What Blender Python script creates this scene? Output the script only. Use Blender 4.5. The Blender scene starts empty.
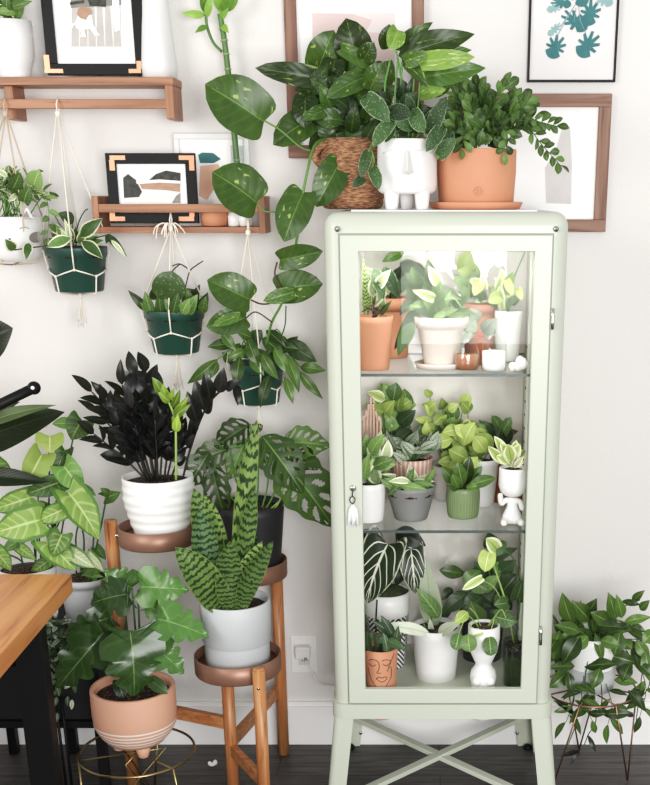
import bpy, bmesh, math, random
from math import sin, cos, pi, atan2, sqrt, radians
from mathutils import Vector as V, Matrix
random.seed(11)
R = random.random
def RU(a, b): return a + (b - a) * random.random()
scene = bpy.context.scene
COL = scene.collection

# ---------------------------------------------------------------- camera
F, PX, PY, TH = 1160.0, 418.0, 592.0, 0.3297
CAM = V((-0.065, -2.80, 1.6187))
def ray(u, v):
    a = (u - PX) / F; b = (PY - v) / F
    return V((a, cos(TH) + b * sin(TH), -sin(TH) + b * cos(TH)))
def atY(u, v, Y):
    r = ray(u, v); return CAM + r * ((Y - CAM.y) / r.y)
def atZ(u, v, Z):
    r = ray(u, v); return CAM + r * ((Z - CAM.z) / r.z)
def scl(p):
    p = V(p) - CAM
    return F / (p.y * cos(TH) - p.z * sin(TH))
def proj(p):
    p = V(p) - CAM
    dep = p.y * cos(TH) - p.z * sin(TH); up = p.y * sin(TH) + p.z * cos(TH)
    return PX + F * p.x / dep, PY - F * up / dep
cd = bpy.data.cameras.new('camera'); cam = bpy.data.objects.new('camera', cd); COL.objects.link(cam)
cam.location = CAM; cam.rotation_euler = (pi / 2 - TH, 0, 0)
cd.sensor_width = 36; cd.lens = 36 * F / 785
cd.shift_x = -(PX - 325) / 785; cd.shift_y = (PY - 392.5) / 785
scene.camera = cam
scene.cycles.transparent_max_bounces = 32
scene.view_settings.view_transform = 'Standard'; scene.view_settings.look = 'None'; scene.view_settings.exposure = -0.24
scene.view_settings.use_curve_mapping = True
_cm = scene.view_settings.curve_mapping; _cv = _cm.curves[3]
_cv.points.new(0.05, 0.041); _cv.points.new(0.45, 0.49); _cm.update()

# ---------------------------------------------------------------- materials
def lin(c):
    c = c / 255.0
    return c / 12.92 if c <= 0.04045 else ((c + 0.055) / 1.055) ** 2.4
def H(h):
    if not isinstance(h, str): return tuple(h) + ((1,) if len(h) == 3 else ())
    return (lin(int(h[0:2], 16)), lin(int(h[2:4], 16)), lin(int(h[4:6], 16)), 1)
class NT:
    def __init__(s, name):
        s.m = bpy.data.materials.new(name); s.m.use_nodes = True
        s.t = s.m.node_tree; s.b = s.t.nodes['Principled BSDF']; s.out = s.t.nodes['Material Output']
    def n(s, ty, **kw):
        x = s.t.nodes.new(ty)
        for k, v in kw.items(): setattr(x, k, v)
        return x
    def put(s, sock, v):
        if isinstance(v, bpy.types.NodeSocket): s.t.links.new(v, sock)
        else: sock.default_value = v
    def M(s, op, a, b=0.0, c=0.0):
        x = s.n('ShaderNodeMath', operation=op)
        s.put(x.inputs[0], a); s.put(x.inputs[1], b); s.put(x.inputs[2], c)
        return x.outputs[0]
    def ramp(s, v, lo, hi):
        x = s.n('ShaderNodeMapRange', interpolation_type='SMOOTHSTEP')
        s.put(x.inputs[0], v); x.inputs[1].default_value = lo; x.inputs[2].default_value = hi
        return x.outputs[0]
    def mix(s, f, a, b, mode='MIX'):
        x = s.n('ShaderNodeMix', data_type='RGBA', blend_type=mode)
        s.put(x.inputs[0], f)
        s.put(x.inputs[6], a if isinstance(a, bpy.types.NodeSocket) else H(a))
        s.put(x.inputs[7], b if isinstance(b, bpy.types.NodeSocket) else H(b))
        return x.outputs[2]
    def noise(s, scale, detail=2, vec=None, dist=0):
        x = s.n('ShaderNodeTexNoise'); x.inputs['Scale'].default_value = scale
        x.inputs['Detail'].default_value = detail; x.inputs['Distortion'].default_value = dist
        if vec is None: vec = s.n('ShaderNodeTexCoord').outputs['Object']
        s.t.links.new(vec, x.inputs['Vector']); return x.outputs[0]
    def bump(s, h, st=0.2, d=0.01):
        x = s.n('ShaderNodeBump'); x.inputs['Strength'].default_value = st; x.inputs['Distance'].default_value = d
        s.t.links.new(h, x.inputs['Height']); s.t.links.new(x.outputs[0], s.b.inputs['Normal'])
    def fin(s, col, rough=0.5, metal=0.0, spec=0.5):
        s.put(s.b.inputs['Base Color'], col if isinstance(col, bpy.types.NodeSocket) else H(col))
        s.b.inputs['Roughness'].default_value = rough; s.b.inputs['Metallic'].default_value = metal
        s.b.inputs['Specular IOR Level'].default_value = spec
        return s.m
def plain(name, c, rough=0.5, metal=0.0, var=0.06, scale=14, bump=0, spec=0.5):
    t = NT(name); nz = t.noise(scale, 3)
    c = H(c); d = tuple(x * (1 - var * 2) for x in c[:3]); l = tuple(min(1, x * (1 + var)) for x in c[:3])
    if bump: t.bump(nz, bump, 0.004)
    return t.fin(t.mix(nz, d, l), rough, metal, spec)
def wood(name, a, b, scale=(3, 3, 40), rough=0.45, axis='X', k=1.0):
    t = NT(name); tc = t.n('ShaderNodeTexCoord'); mp = t.n('ShaderNodeMapping')
    t.t.links.new(tc.outputs['Object'], mp.inputs[0])
    s = {'X': (1.2 * k, 22 * k, 22 * k), 'Y': (22 * k, 1.2 * k, 22 * k), 'Z': (22 * k, 22 * k, 1.2 * k)}[axis]
    mp.inputs['Scale'].default_value = s
    n1 = t.noise(2.2, 5, mp.outputs[0], 0.6); n2 = t.noise(6, 3, mp.outputs[0])
    f = t.ramp(n1, 0.3, 0.72)
    c = t.mix(f, a, b); c2 = t.mix(t.ramp(n2, 0.55, 0.75), c, tuple(x * 0.6 for x in H(a)[:3]))
    t.bump(n1, 0.12, 0.002)
    return t.fin(c2, rough)
def leafmat(name, c1, c2, vein=None, vw=0.03, side=0, sw=0.08, sk=0.7, edge=None, ew=0.1, var=None, vs=5, vt=0.58,
            spk=None, bands=None, rough=0.36, sdepth=0.35, back=None, spec=0.28):
    t = NT(name); uv = t.n('ShaderNodeUVMap').outputs[0]
    sp = t.n('ShaderNodeSeparateXYZ'); t.t.links.new(uv, sp.inputs[0])
    u, v = sp.outputs[0], sp.outputs[1]
    au = t.M('MULTIPLY', t.M('ABSOLUTE', t.M('SUBTRACT', u, 0.5)), 2.0)
    rn = t.n('ShaderNodeAttribute', attribute_name='rnd').outputs['Fac']
    cmb = t.n('ShaderNodeCombineXYZ'); t.put(cmb.inputs[0], u); t.put(cmb.inputs[1], t.M('MULTIPLY', v, 2.0)); t.put(cmb.inputs[2], t.M('MULTIPLY', rn, 40.0))
    vec = cmb.outputs[0]
    col = t.mix(t.ramp(t.M('ADD', t.M('MULTIPLY', t.noise(3, 2, vec), 0.5), t.M('MULTIPLY', rn, 0.5)), 0.2, 0.8), c1, c2)
    if var: 
        vm = t.n('ShaderNodeMapping'); t.t.links.new(vec, vm.inputs[0]); vm.inputs['Scale'].default_value = (2.2, 0.6, 1)
        vm.inputs['Rotation'].default_value = (0, 0, 0.25)
        col = t.mix(t.ramp(t.noise(vs, 3, vm.outputs[0], 0.5), vt, vt + 0.08), col, var)
    if bands:
        ph = t.M('ADD', t.M('MULTIPLY', v, 95.0), t.M('ADD', t.M('MULTIPLY', t.noise(7, 2, vec), 9.0), t.M('MULTIPLY', au, -3.5)))
        col = t.mix(t.ramp(t.M('SINE', ph), -0.1, 0.65), col, bands)
    hgt = None
    if side:
        fr = t.M('FRACT', t.M('SUBTRACT', t.M('MULTIPLY', v, float(side)), t.M('MULTIPLY', au, sk * side * 0.35)))
        d = t.M('ABSOLUTE', t.M('SUBTRACT', fr, 0.5))
        line = t.M('SUBTRACT', 1.0, t.ramp(d, sw * 0.6, sw * 1.8))
        line = t.M('MULTIPLY', line, t.M('SUBTRACT', 1.0, t.ramp(au, 0.75, 0.98)))
        vc = vein or c2
        col = t.mix(t.M('MULTIPLY', line, sdepth), col, vc); hgt = d
    if spk:
        vo = t.n('ShaderNodeTexVoronoi'); vo.inputs['Scale'].default_value = 8.5; t.t.links.new(vec, vo.inputs['Vector'])
        col = t.mix(t.M('MULTIPLY', t.M('SUBTRACT', 1.0, t.ramp(vo.outputs['Distance'], 0.14, 0.26)), 0.85), col, spk)
    if edge:
        w = t.M('ADD', au, t.M('MULTIPLY', t.M('SUBTRACT', t.noise(6, 2, vec), 0.5), 0.25))
        col = t.mix(t.ramp(w, 1 - ew - 0.05, 1 - ew + 0.03), col, edge)
    if vein:
        col = t.mix(t.M('SUBTRACT', 1.0, t.ramp(au, vw, vw * 2.2)), col, vein)
    geo = t.n('ShaderNodeNewGeometry')
    hs = t.n('ShaderNodeHueSaturation'); t.put(hs.inputs['Color'], col); hs.inputs['Saturation'].default_value = .95; hs.inputs['Hue'].default_value = .478
    t.put(hs.inputs['Value'], t.M('ADD', t.M('MULTIPLY', rn, 0.65), 0.72))
    bk = t.mix(geo.outputs['Backfacing'], hs.outputs[0], t.mix(0.35, hs.outputs[0], back or '8fa47c'))
    if hgt is not None: t.bump(hgt, 0.25, 0.002)
    t.fin(bk, rough, 0, spec)
    tr = t.n('ShaderNodeBsdfTranslucent'); t.put(tr.inputs[0], t.mix(0.4, bk, 'b8d060'))
    ms = t.n('ShaderNodeMixShader'); ms.inputs[0].default_value = 0.12
    t.t.links.new(t.b.outputs[0], ms.inputs[1]); t.t.links.new(tr.outputs[0], ms.inputs[2])
    t.t.links.new(ms.outputs[0], t.out.inputs[0])
    return t.m
def glassmat(name, tint=(1, 1, 1), refl=1.0, rough=0.0):
    t = NT(name); t.t.nodes.remove(t.b)
    tr = t.n('ShaderNodeBsdfTransparent'); tr.inputs[0].default_value = tuple(tint) + (1,)
    gl = t.n('ShaderNodeBsdfGlossy'); gl.inputs['Roughness'].default_value = rough
    fr = t.n('ShaderNodeFresnel'); fr.inputs[0].default_value = 1.5
    ms = t.n('ShaderNodeMixShader'); bf = t.n('ShaderNodeNewGeometry').outputs['Backfacing']; t.put(ms.inputs[0], t.M('MULTIPLY', t.M('MULTIPLY', fr.outputs[0], refl), t.M('SUBTRACT', 1.0, bf)))
    t.t.links.new(tr.outputs[0], ms.inputs[1]); t.t.links.new(gl.outputs[0], ms.inputs[2])
    t.t.links.new(ms.outputs[0], t.out.inputs[0]); return t.m
def ringed(name, base, line, zs, w=0.0015, rough=0.6):
    """pot glaze with painted rings at given object heights"""
    t = NT(name); tc = t.n('ShaderNodeTexCoord').outputs['Object']
    sp = t.n('ShaderNodeSeparateXYZ'); t.t.links.new(tc, sp.inputs[0])
    nz = t.noise(20, 3); col = t.mix(nz, tuple(x * .93 for x in H(base)[:3]), base)
    for z in zs:
        d = t.M('ABSOLUTE', t.M('SUBTRACT', sp.outputs[2], z))
        col = t.mix(t.M('SUBTRACT', 1.0, t.ramp(d, w, w * 1.6)), col, line)
    return t.fin(col, rough)

M = {}
def wallmat():
    t = NT('wall_paint'); n1 = t.noise(90, 3); n2 = t.noise(1.5, 2)
    t.bump(n1, 0.25, 0.004)
    return t.fin(t.mix(n2, 'dedad6', 'e5e2df'), 0.85, 0, 0.2)
def floormat():
    t = NT('dark_oak_boards'); tc = t.n('ShaderNodeTexCoord').outputs['Object']
    br = t.n('ShaderNodeTexBrick'); t.t.links.new(tc, br.inputs[0])
    br.inputs['Scale'].default_value = 1; br.inputs['Brick Width'].default_value = 1.3; br.inputs['Row Height'].default_value = 0.13
    br.inputs['Mortar Size'].default_value = 0.002; br.inputs['Color1'].default_value = H('4a4644'); br.inputs['Color2'].default_value = H('5a5653')
    br.inputs['Mortar'].default_value = H('1c1a1a'); br.offset = 0.37
    mp = t.n('ShaderNodeMapping'); t.t.links.new(tc, mp.inputs[0]); mp.inputs['Scale'].default_value = (1.5, 26, 10)
    nz = t.noise(3, 5, mp.outputs[0], 0.8)
    c = t.mix(t.ramp(nz, 0.35, 0.7), br.outputs[0], '35312f'); c = t.mix(t.ramp(t.noise(9, 4, mp.outputs[0]), 0.6, 0.75), c, '6d6966')
    t.bump(nz, 0.15, 0.002)
    return t.fin(c, 0.5)
M['wall'] = wallmat(); M['floor'] = floormat()
M['white_trim'] = plain('white_trim', 'f4f2f0', 0.5, var=.01)
M['sage'] = plain('sage_enamel', 'bfc4b4', 0.36, var=.012, scale=3)
M['sage_in'] = plain('sage_enamel_brightened', 'd6dacd', 0.5, var=.02, scale=3)  # cabinet enamel made paler, interior brightness put into the colour
M['back'] = plain('cream_back_panel', 'f0e9e1', 0.7, var=.05, scale=4)
_t = NT('polished_cream_back'); _g = _t.n('ShaderNodeBsdfGlossy'); _g.inputs['Roughness'].default_value = .015
_t.fin(_t.mix(_t.noise(4, 3), 'ece6de', 'f6f1ea'), .6); _m = _t.n('ShaderNodeMixShader'); _m.inputs[0].default_value = .14
_t.t.links.new(_t.b.outputs[0], _m.inputs[1]); _t.t.links.new(_g.outputs[0], _m.inputs[2]); _t.t.links.new(_m.outputs[0], _t.out.inputs[0]); M['back'] = _t.m
M['slot'] = plain('dark_slot', '3c4038', 0.6)
M['chrome'] = plain('chrome', 'c9c9c4', 0.18, 1.0, var=.02)
M['black'] = plain('black_metal', '131213', 0.5, var=.05, spec=.25)
M['blackpot'] = plain('black_plastic', '2a2a2c', 0.5, var=.06)
M['white'] = plain('white_ceramic', 'f1f0ee', 0.28, var=.012)
M['matt_white'] = plain('matt_white_ceramic', 'e6e5e3', 0.6, var=.02)
M['terracotta'] = plain('terracotta', 'ca8b6c', 0.75, var=.07, scale=10, bump=.08)
M['terra_d'] = plain('terracotta_dark', 'a85c40', 0.8, var=.08)
M['beige'] = plain('beige_clay', 'd9cfc3', 0.7, var=.04)
M['grey'] = plain('pale_grey_glaze', 'bfc2c3', 0.5, var=.03)
M['greywash'] = plain('grey_stoneware', '7f7f7d', 0.6, var=.16, scale=9)
M['nursery'] = plain('green_plastic_pot', '2a4b41', 0.4, var=.06)
M['greenglaze'] = plain('green_glaze', '75865f', 0.35, var=.08)
M['pink'] = plain('pink_clay', 'dfa98f', 0.75, var=.05)
_t = NT('potting_soil'); _n = _t.noise(170, 3); _t.bump(_n, 1.0, .006)
M['soil'] = _t.fin(_t.mix(_t.ramp(_n, .56, .66), _t.mix(_t.ramp(_n, .35, .55), '17100c', '3a2a20'), '8a6f58'), .95)
M['moss'] = plain('moss', '44512a', 0.95, var=.45, scale=120, bump=1.0)
M['cord'] = plain('cotton_cord', 'eee6d8', 0.9, var=.05, scale=200)
M['jute'] = plain('jute_cord', 'c9b59c', 0.9, var=.1, scale=200)
M['oak'] = wood('brown_wood', '8a5b41', 'a97658', axis='X')
M['oakv'] = wood('brown_wood_upright', '8a5b41', 'a97658', axis='Z')
M['frame_w'] = wood('rustic_frame_wood', '6c4c3e', '93705f', axis='X', rough=.6)
M['frame_v'] = wood('rustic_frame_wood_upright', '6c4c3e', '93705f', axis='Z', rough=.6)
M['bamboo'] = wood('stand_wood', 'a5683f', 'bf8a5d', axis='Z', rough=.4)
M['bamboo_x'] = wood('stand_wood_rail', 'a5683f', 'bf8a5d', axis='X', rough=.4)
M['table'] = wood('oiled_table_wood', 'c07845', 'd4925c', axis='Y', rough=.28, k=.5)
M['tray'] = plain('bronze_tray', '94705f', 0.42, 0.45, var=.08)
M['tray_in'] = plain('brown_tray_floor', '8a6450', 0.35, 0.3, var=.1)
M['copper'] = plain('copper_corner', 'd79a78', 0.35, 0.6, var=.05)
M['gold'] = plain('gold_wire', 'a8966a', 0.3, 1.0, var=.05)
M['copperwire'] = plain('copper_wire', '9c7766', 0.35, .9, var=.05)
M['paper'] = plain('paper_mat', 'f8f7f6', 0.8, var=.01)
M['glass'] = glassmat('clear_glass', (1, 1, 1), .34)
M['shelfglass'] = glassmat('shelf_glass', (.985, .995, .99), .8)
M['glassedge'] = plain('glass_edge', '4b5552', 0.2, var=.05)
M['jar'] = glassmat('jar_glass', (.93, .96, .95), 2.0, .03)
M['amber'] = plain('amber_liquid', '9a6246', .2)

# ---------------------------------------------------------------- objects
def tag(o, label=None, cat=None, group=None, kind=None):
    if label: o['label'] = label
    if cat: o['category'] = cat
    if group: o['group'] = group
    if kind: o['kind'] = kind
    return o
def root(name, loc, label, cat, group=None):
    o = bpy.data.objects.new(name, None); COL.objects.link(o); o.location = V(loc); o.empty_display_size = .05
    return tag(o, label, cat, group)
class MB:
    def __init__(s): s.v = []; s.f = []; s.uv = []; s.rn = []; s.sm = []
    def add(s, vs, fs, uvs=None, rn=0.5, smooth=True):
        o = len(s.v); s.v += [V(a) for a in vs]
        s.uv += uvs if uvs else [(0.3, 0.5)] * len(vs)
        s.rn += [rn] * len(vs)
        for f in fs: s.f.append([o + i for i in f]); s.sm.append(smooth)
    def box(s, a, b, rot=None, piv=None):
        x0, y0, z0 = a; x1, y1, z1 = b
        vs = [V((x, y, z)) for x in (x0, x1) for y in (y0, y1) for z in (z0, z1)]
        if rot is not None:
            p = V(piv) if piv is not None else V(((x0 + x1) / 2, (y0 + y1) / 2, (z0 + z1) / 2))
            vs = [p + rot @ (q - p) for q in vs]
        s.add(vs, [(0, 1, 3, 2), (4, 6, 7, 5), (0, 4, 5, 1), (2, 3, 7, 6), (0, 2, 6, 4), (1, 5, 7, 3)], smooth=False)
    def beam(s, a, b, w, h, up=(0, 0, 1), w2=None, h2=None):
        a = V(a); b = V(b); d = (b - a).normalized(); up = V(up)
        x = d.cross(up).normalized(); y = x.cross(d).normalized(); w2 = w2 or w; h2 = h2 or h
        vs = [p + x * sx * ww / 2 + y * sy * hh / 2 for p, ww, hh in ((a, w, h), (b, w2, h2)) for sx, sy in ((-1, -1), (1, -1), (1, 1), (-1, 1))]
        s.add(vs, [(0, 1, 2, 3), (4, 7, 6, 5), (0, 4, 5, 1), (1, 5, 6, 2), (2, 6, 7, 3), (3, 7, 4, 0)], smooth=False)
    def tube(s, pts, r, seg=8, r2=None, rn=0.5, closed=False, caps=True):
        pts = [V(p) for p in pts]; n = len(pts); rings = []
        prev = None
        for i, p in enumerate(pts):
            if closed: d = pts[(i + 1) % n] - pts[i - 1]
            else: d = pts[min(i + 1, n - 1)] - pts[max(i - 1, 0)]
            if d.length < 1e-9: d = V((0, 0, 1))
            d.normalize()
            if prev is None:
                a = V((0, 0, 1)) if abs(d.z) < .9 else V((1, 0, 0))
                x = d.cross(a).normalized()
            else:
                x = (prev - d * prev.dot(d))
                x = x.normalized() if x.length > 1e-6 else d.orthogonal().normalized()
            prev = x; y = d.cross(x)
            rr = r if r2 is None else r + (r2 - r) * i / max(1, n - 1)
            rings.append([p + (x * cos(2 * pi * k / seg) + y * sin(2 * pi * k / seg)) * rr for k in range(seg)])
        vs = [q for rg in rings for q in rg]; fs = []
        m = n if closed else n - 1
        for i in range(m):
            for k in range(seg):
                a = i * seg + k; b = i * seg + (k + 1) % seg; j = ((i + 1) % n) * seg
                fs.append((a, b, j + (k + 1) % seg, j + k))
        if caps and not closed:
            fs.append(tuple(range(seg))[::-1]); fs.append(tuple((n - 1) * seg + k for k in range(seg)))
        s.add(vs, fs, rn=rn)
    def lathe(s, c, prof, seg=40, wob=None, sx=1, sy=1):
        c = V(c); vs = []; fs = []; n = len(prof)
        for r, z in prof:
            for k in range(seg):
                a = 2 * pi * k / seg; rr = r * (wob(a, z) if wob else 1)
                vs.append(c + V((rr * cos(a) * sx, rr * sin(a) * sy, z)))
        for i in range(n - 1):
            for k in range(seg):
                k2 = (k + 1) % seg
                fs.append((i * seg + k, i * seg + k2, (i + 1) * seg + k2, (i + 1) * seg + k))
        fs.append(tuple(range(seg))[::-1]); fs.append(tuple((n - 1) * seg + k for k in range(seg)))
        s.add(vs, fs)
    def blob(s, c, rx, ry, rz, rot=None, seg=14, rg=9):
        c = V(c); vs = []; fs = []
        for i in range(rg + 1):
            t = pi * i / rg
            for k in range(seg):
                a = 2 * pi * k / seg; q = V((rx * sin(t) * cos(a), ry * sin(t) * sin(a), rz * cos(t)))
                vs.append(c + (rot @ q if rot is not None else q))
        for i in range(rg):
            for k in range(seg): fs.append((i * seg + k, (i + 1) * seg + k, (i + 1) * seg + (k + 1) % seg, i * seg + (k + 1) % seg))
        s.add(vs, fs)
    def build(s, name, mat, parent=None, label=None, bevel=0, kind=None):
        me = bpy.data.meshes.new(name); off = parent.location if parent is not None and parent.type == 'EMPTY' else V((0, 0, 0))
        if parent is not None and parent.type != 'EMPTY':
            p = parent
            while p.parent: p = p.parent
            off = p.location
        me.from_pydata([tuple(a - off) for a in s.v], [], s.f)
        ul = me.uv_layers.new(name='UVMap')
        for lp in me.loops: ul.data[lp.index].uv = s.uv[lp.vertex_index]
        at = me.attributes.new('rnd', 'FLOAT', 'POINT'); at.data.foreach_set('value', s.rn)
        me.polygons.foreach_set('use_smooth', s.sm)
        me.materials.append(mat)
        o = bpy.data.objects.new(name, me); COL.objects.link(o)
        if parent is not None: o.parent = parent
        if label: o['label'] = label
        if kind: o['kind'] = kind
        if bevel:
            b = o.modifiers.new('bevel', 'BEVEL'); b.width = bevel; b.segments = 3; b.limit_method = 'ANGLE'; b.angle_limit = .7
            b.harden_normals = True; me.polygons.foreach_set('use_smooth', [True] * len(me.polygons))
        return o
def solo(name, mb, mat, label, cat, group=None, bevel=0):
    return tag(mb.build(name, mat, None, bevel=bevel), label, cat, group)
def smooth_path(pts, k=6):
    """catmull-rom through points"""
    pts = [V(p) for p in pts]
    if len(pts) < 3: return [pts[0].lerp(pts[-1], i / k) for i in range(k + 1)]
    P = [pts[0] * 2 - pts[1]] + pts + [pts[-1] * 2 - pts[-2]]; out = []
    for i in range(1, len(P) - 2):
        for j in range(k):
            t = j / k; a, b, c, d = P[i - 1], P[i], P[i + 1], P[i + 2]
            out.append(0.5 * ((2 * b) + (c - a) * t + (2 * a - 5 * b + 4 * c - d) * t * t + (3 * b - a - 3 * c + d) * t ** 3))
    out.append(pts[-1]); return out

# ---------------------------------------------------------------- leaves
def prof(shape, t):
    if shape == 'heart': return (sin(pi * min(1, t ** 0.80)) ** 0.62) if t < 1 else 0
    if shape == 'ovate': return sin(pi * t ** 0.75) ** 0.85 if t < 1 else 0
    if shape == 'lance': return sin(pi * t ** 0.85) ** 1.0 if t < 1 else 0
    if shape == 'obov': return sin(pi * t ** 1.25) ** 0.8 if t < 1 else 0
    if shape == 'round': return sqrt(max(0, 1 - (2 * t - 1) ** 2))
    if shape == 'sword': return (min(1, .55 + t * 1.3)) * (1 if t < .55 else max(0, cos((t - .55) / .45 * pi / 2)) ** .8)
    if shape == 'arrow': return (sin(pi * t ** 0.62) ** .8) if t < 1 else 0
    if shape == 'lobed':
        e = sin(pi * t ** 0.6) ** .7 if t < 1 else 0
        return e * (0.82 + 0.2 * sin(t * 27 - .6) + .07 * sin(t * 55))
    return sin(pi * t)
def leaf(mb, B, T, w, shape='ovate', n=None, arch=0.12, fold=0.18, ruf=0.0, rn=None, nu=4, nt=9, holes=False, twist=0):
    B = V(B); T = V(T); a = T - B; L = a.length
    if L < 1e-5: return
    d = a / L
    if n is None:
        n = (CAM - B).normalized() + V((RU(-.3, .3), 0, .15 + RU(-.3, .3)))
    n = V(n); n = n - d * n.dot(d)
    n = n.normalized() if n.length > 1e-4 else d.orthogonal().normalized()
    if twist: n = Matrix.Rotation(twist, 3, d) @ n
    s = d.cross(n)
    lobe = {'heart': .13, 'arrow': .26, 'lobed': .2}.get(shape, 0.0)
    ph = RU(0, 6)
    if rn is None: rn = R()
    if holes: nu, nt = 14, 64
    vs = []; uv = []; fs = []
    for i in range(nt + 1):
        t = i / nt
        if lobe and not holes: t = t ** 1.6
        w0 = prof(shape, t) * w / 2
        for j in range(2 * nu + 1):
            u = (j - nu) / nu; au = abs(u)
            back = -lobe * L * 1.35 * (au ** 1.2) * sin(pi * min(1, (t / .36) ** .8))
            ww = w0
            if holes and au > .8: ww *= 1 + .06 * sin(t * 28)
            z = arch * L * 4 * t * (1 - t) + fold * au * ww - 0.25 * fold * au * au * ww
            if ruf: z += ruf * w * au * sin(t * 17 + ph + (2 if u > 0 else 0)) * .5
            vs.append(B + d * (t * L + back) + s * (u * ww) + n * z); uv.append((u * .5 + .5, t))
    m = 2 * nu + 1
    for i in range(nt):
        t = (i + .5) / nt
        for j in range(2 * nu):
            if holes and .07 < t < .93:
                u = (j + .5 - nu) / nu; au = abs(u); hole = False
                q = t * 6.2 - au * 1.3 + (.35 if u > 0 else 0); fr = q % 1 - .5; amp = .5 + .5 * sin(int(q) * 2.3 + ph)
                if .16 < au < .9 and (fr / .27) ** 2 + ((au - .5) / (.16 + .2 * amp)) ** 2 < 1: hole = True
                if hole: continue
            k = i * m + j; fs.append((k, k + 1, k + m + 1, k + m))
    mb.add(vs, fs, uv, rn)
def nrm_face(B, k=.8): return (CAM - V(B)).normalized() * k + V((RU(-.3, .3), 0, .3))
class Plant:
    """a potted plant: Empty at the pot's base; pot, soil, stems and foliage are its parts"""
    def __init__(s, name, c, label, cat='potted plant', group=None):
        s.r = root(name, c, label, cat, group); s.c = V(c); s.fo = {}; s.st = {}; s.Y = s.c.y; s.n = 0
    def F(s, m):
        return s.fo.setdefault(m, MB())
    def S(s, m):
        return s.st.setdefault(m, MB())
    def pot(s, prof_, mat, wob=None, seg=40, name='pot', sx=1, sy=1, label=None):
        b = MB(); b.lathe(s.c, prof_, seg, wob, sx, sy); s.p = b.build(name, mat, s.r, label); return s.p
    def soil(s, r, z, mat='soil'):
        b = MB(); b.lathe(s.c, [(r * .2, z + .006), (r * .6, z + .004), (r, z - .001), (r, z - .012)][::-1], 28, lambda a, zz: 1 + .02 * sin(a * 7))
        return b.build('soil' if mat == 'soil' else 'moss', M[mat], s.r)
    def P(s, u, v, dy=0.0): return atY(u, v, s.Y + dy)
    def L(s, m, data, shape='ovate', dy=0.0, arch=.12, fold=.2, ruf=0, holes=False, rn=None, nt=9, nu=4, jit=.012, lean=.02):
        """leaves by base and tip as seen from the camera, laid in the plant's own depth: 'bx by tx ty w [dy];'"""
        mb = s.F(m)
        for it in data.strip().strip(';').split(';'):
            q = [float(x) for x in it.split()]
            if len(q) < 5: continue
            y = dy + (q[5] if len(q) > 5 else 0) + RU(-jit, jit)
            B = s.P(q[0], q[1], y); T = s.P(q[2], q[3], y - lean)
            leaf(mb, B, T, q[4] / scl(B), shape, None, arch, fold, ruf, rn, nu, nt, holes)
    def T(s, m, pts, r=.002, dy=0.0, r2=None, k=5):
        """stem through seen points: [(u,v,dy)]"""
        pp = [s.P(p[0], p[1], dy + (p[2] if len(p) > 2 else 0)) for p in pts]
        s.S(m).tube(smooth_path(pp, k), r, 6, r2, rn=RU(.3, .7)); return pp
    def sprig(s, ms, ml, pts, n, Lw, ww, shape='ovate', ang=.9, r=.0018, t0=.2, arch=.1, fold=.2, world=False, both=False, grow=0.0, up=.35, facing=None):
        """a stem with leaves along it; Lw, ww in metres"""
        if not world: pts = [s.P(p[0], p[1], p[2] if len(p) > 2 else 0) for p in pts]
        pp = smooth_path(pts, 6); s.S(ms).tube(pp, r, 6, r * .6, rn=RU(.2, .8)); mb = s.F(ml)
        for i in range(n):
            t = t0 + (1 - t0) * i / max(1, n - 1); x = t * (len(pp) - 1); k = min(int(x), len(pp) - 2)
            p = pp[k].lerp(pp[k + 1], x - k); d = (pp[k + 1] - pp[k]).normalized()
            view = (CAM - p).normalized(); sd = d.cross(view).normalized()
            for sg in ((1, -1) if both else ((1,) if i % 2 else (-1,))):
                if i == n - 1: dd = (d + V((RU(-.3, .3), RU(-.3, .3), RU(-.2, .2)))).normalized()
                else: dd = (d * cos(ang) + sd * sg * sin(ang) + view * RU(-.5, .7) + V((0, 0, up * RU(-.5, 1)))).normalized()
                l = Lw * RU(.8, 1.15) * (1 - grow * t)
                leaf(mb, p, p + dd * l, ww * RU(.85, 1.15) * (1 - grow * t), shape, view * .7 + V((RU(-.6, .6), RU(-.2, .2), RU(0, .9))), arch, fold, nt=7, nu=2)
                if i == n - 1: break
    def done(s):
        for i, (m, b) in enumerate(s.st.items()):
            if b.v: b.build('stems', M[m], s.r)
        for m, b in s.fo.items():
            if b.v: b.build('foliage', M.get('lf_' + m) or M[m], s.r)
        return s.r

def rest(z, u, vb, wb):
    """centre of a round base of apparent width wb whose front edge shows at (u, vb) on a surface at height z"""
    p = atZ(u, vb, z); r = wb / 2 / scl(p); return V((p.x, p.y + r, z)), r
def height(c, r, u, v):
    """height of a rim of radius r whose front shows at v"""
    return atY(u, v, c.y - r).z - c.z
def cup(rb, rt, h, th=.004, lip=0, foot=0, band=0, curve=0.0):
    """profile of a hollow pot"""
    o = []
    N = 8
    for i in range(N + 1):
        t = i / N; r = rb + (rt - rb) * t + curve * sin(pi * min(1, t * 1.0)) * .5
        o.append((r, h * t))
    if band: o = [(r, z) for r, z in o if z < h - band] + [(rb + (rt - rb) * (1 - band / h), h - band), (rt + lip, h - band), (rt + lip, h)]
    o = [(rb * .6, 0.0), (rb * .97, 0.0)] + [(rb, .002)] + o[1:]
    top = o[-1][0]
    o += [(top - th, h), (top - th * 1.4, h * .85), (max(.004, rb * .8), h * .5)]
    return o
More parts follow.
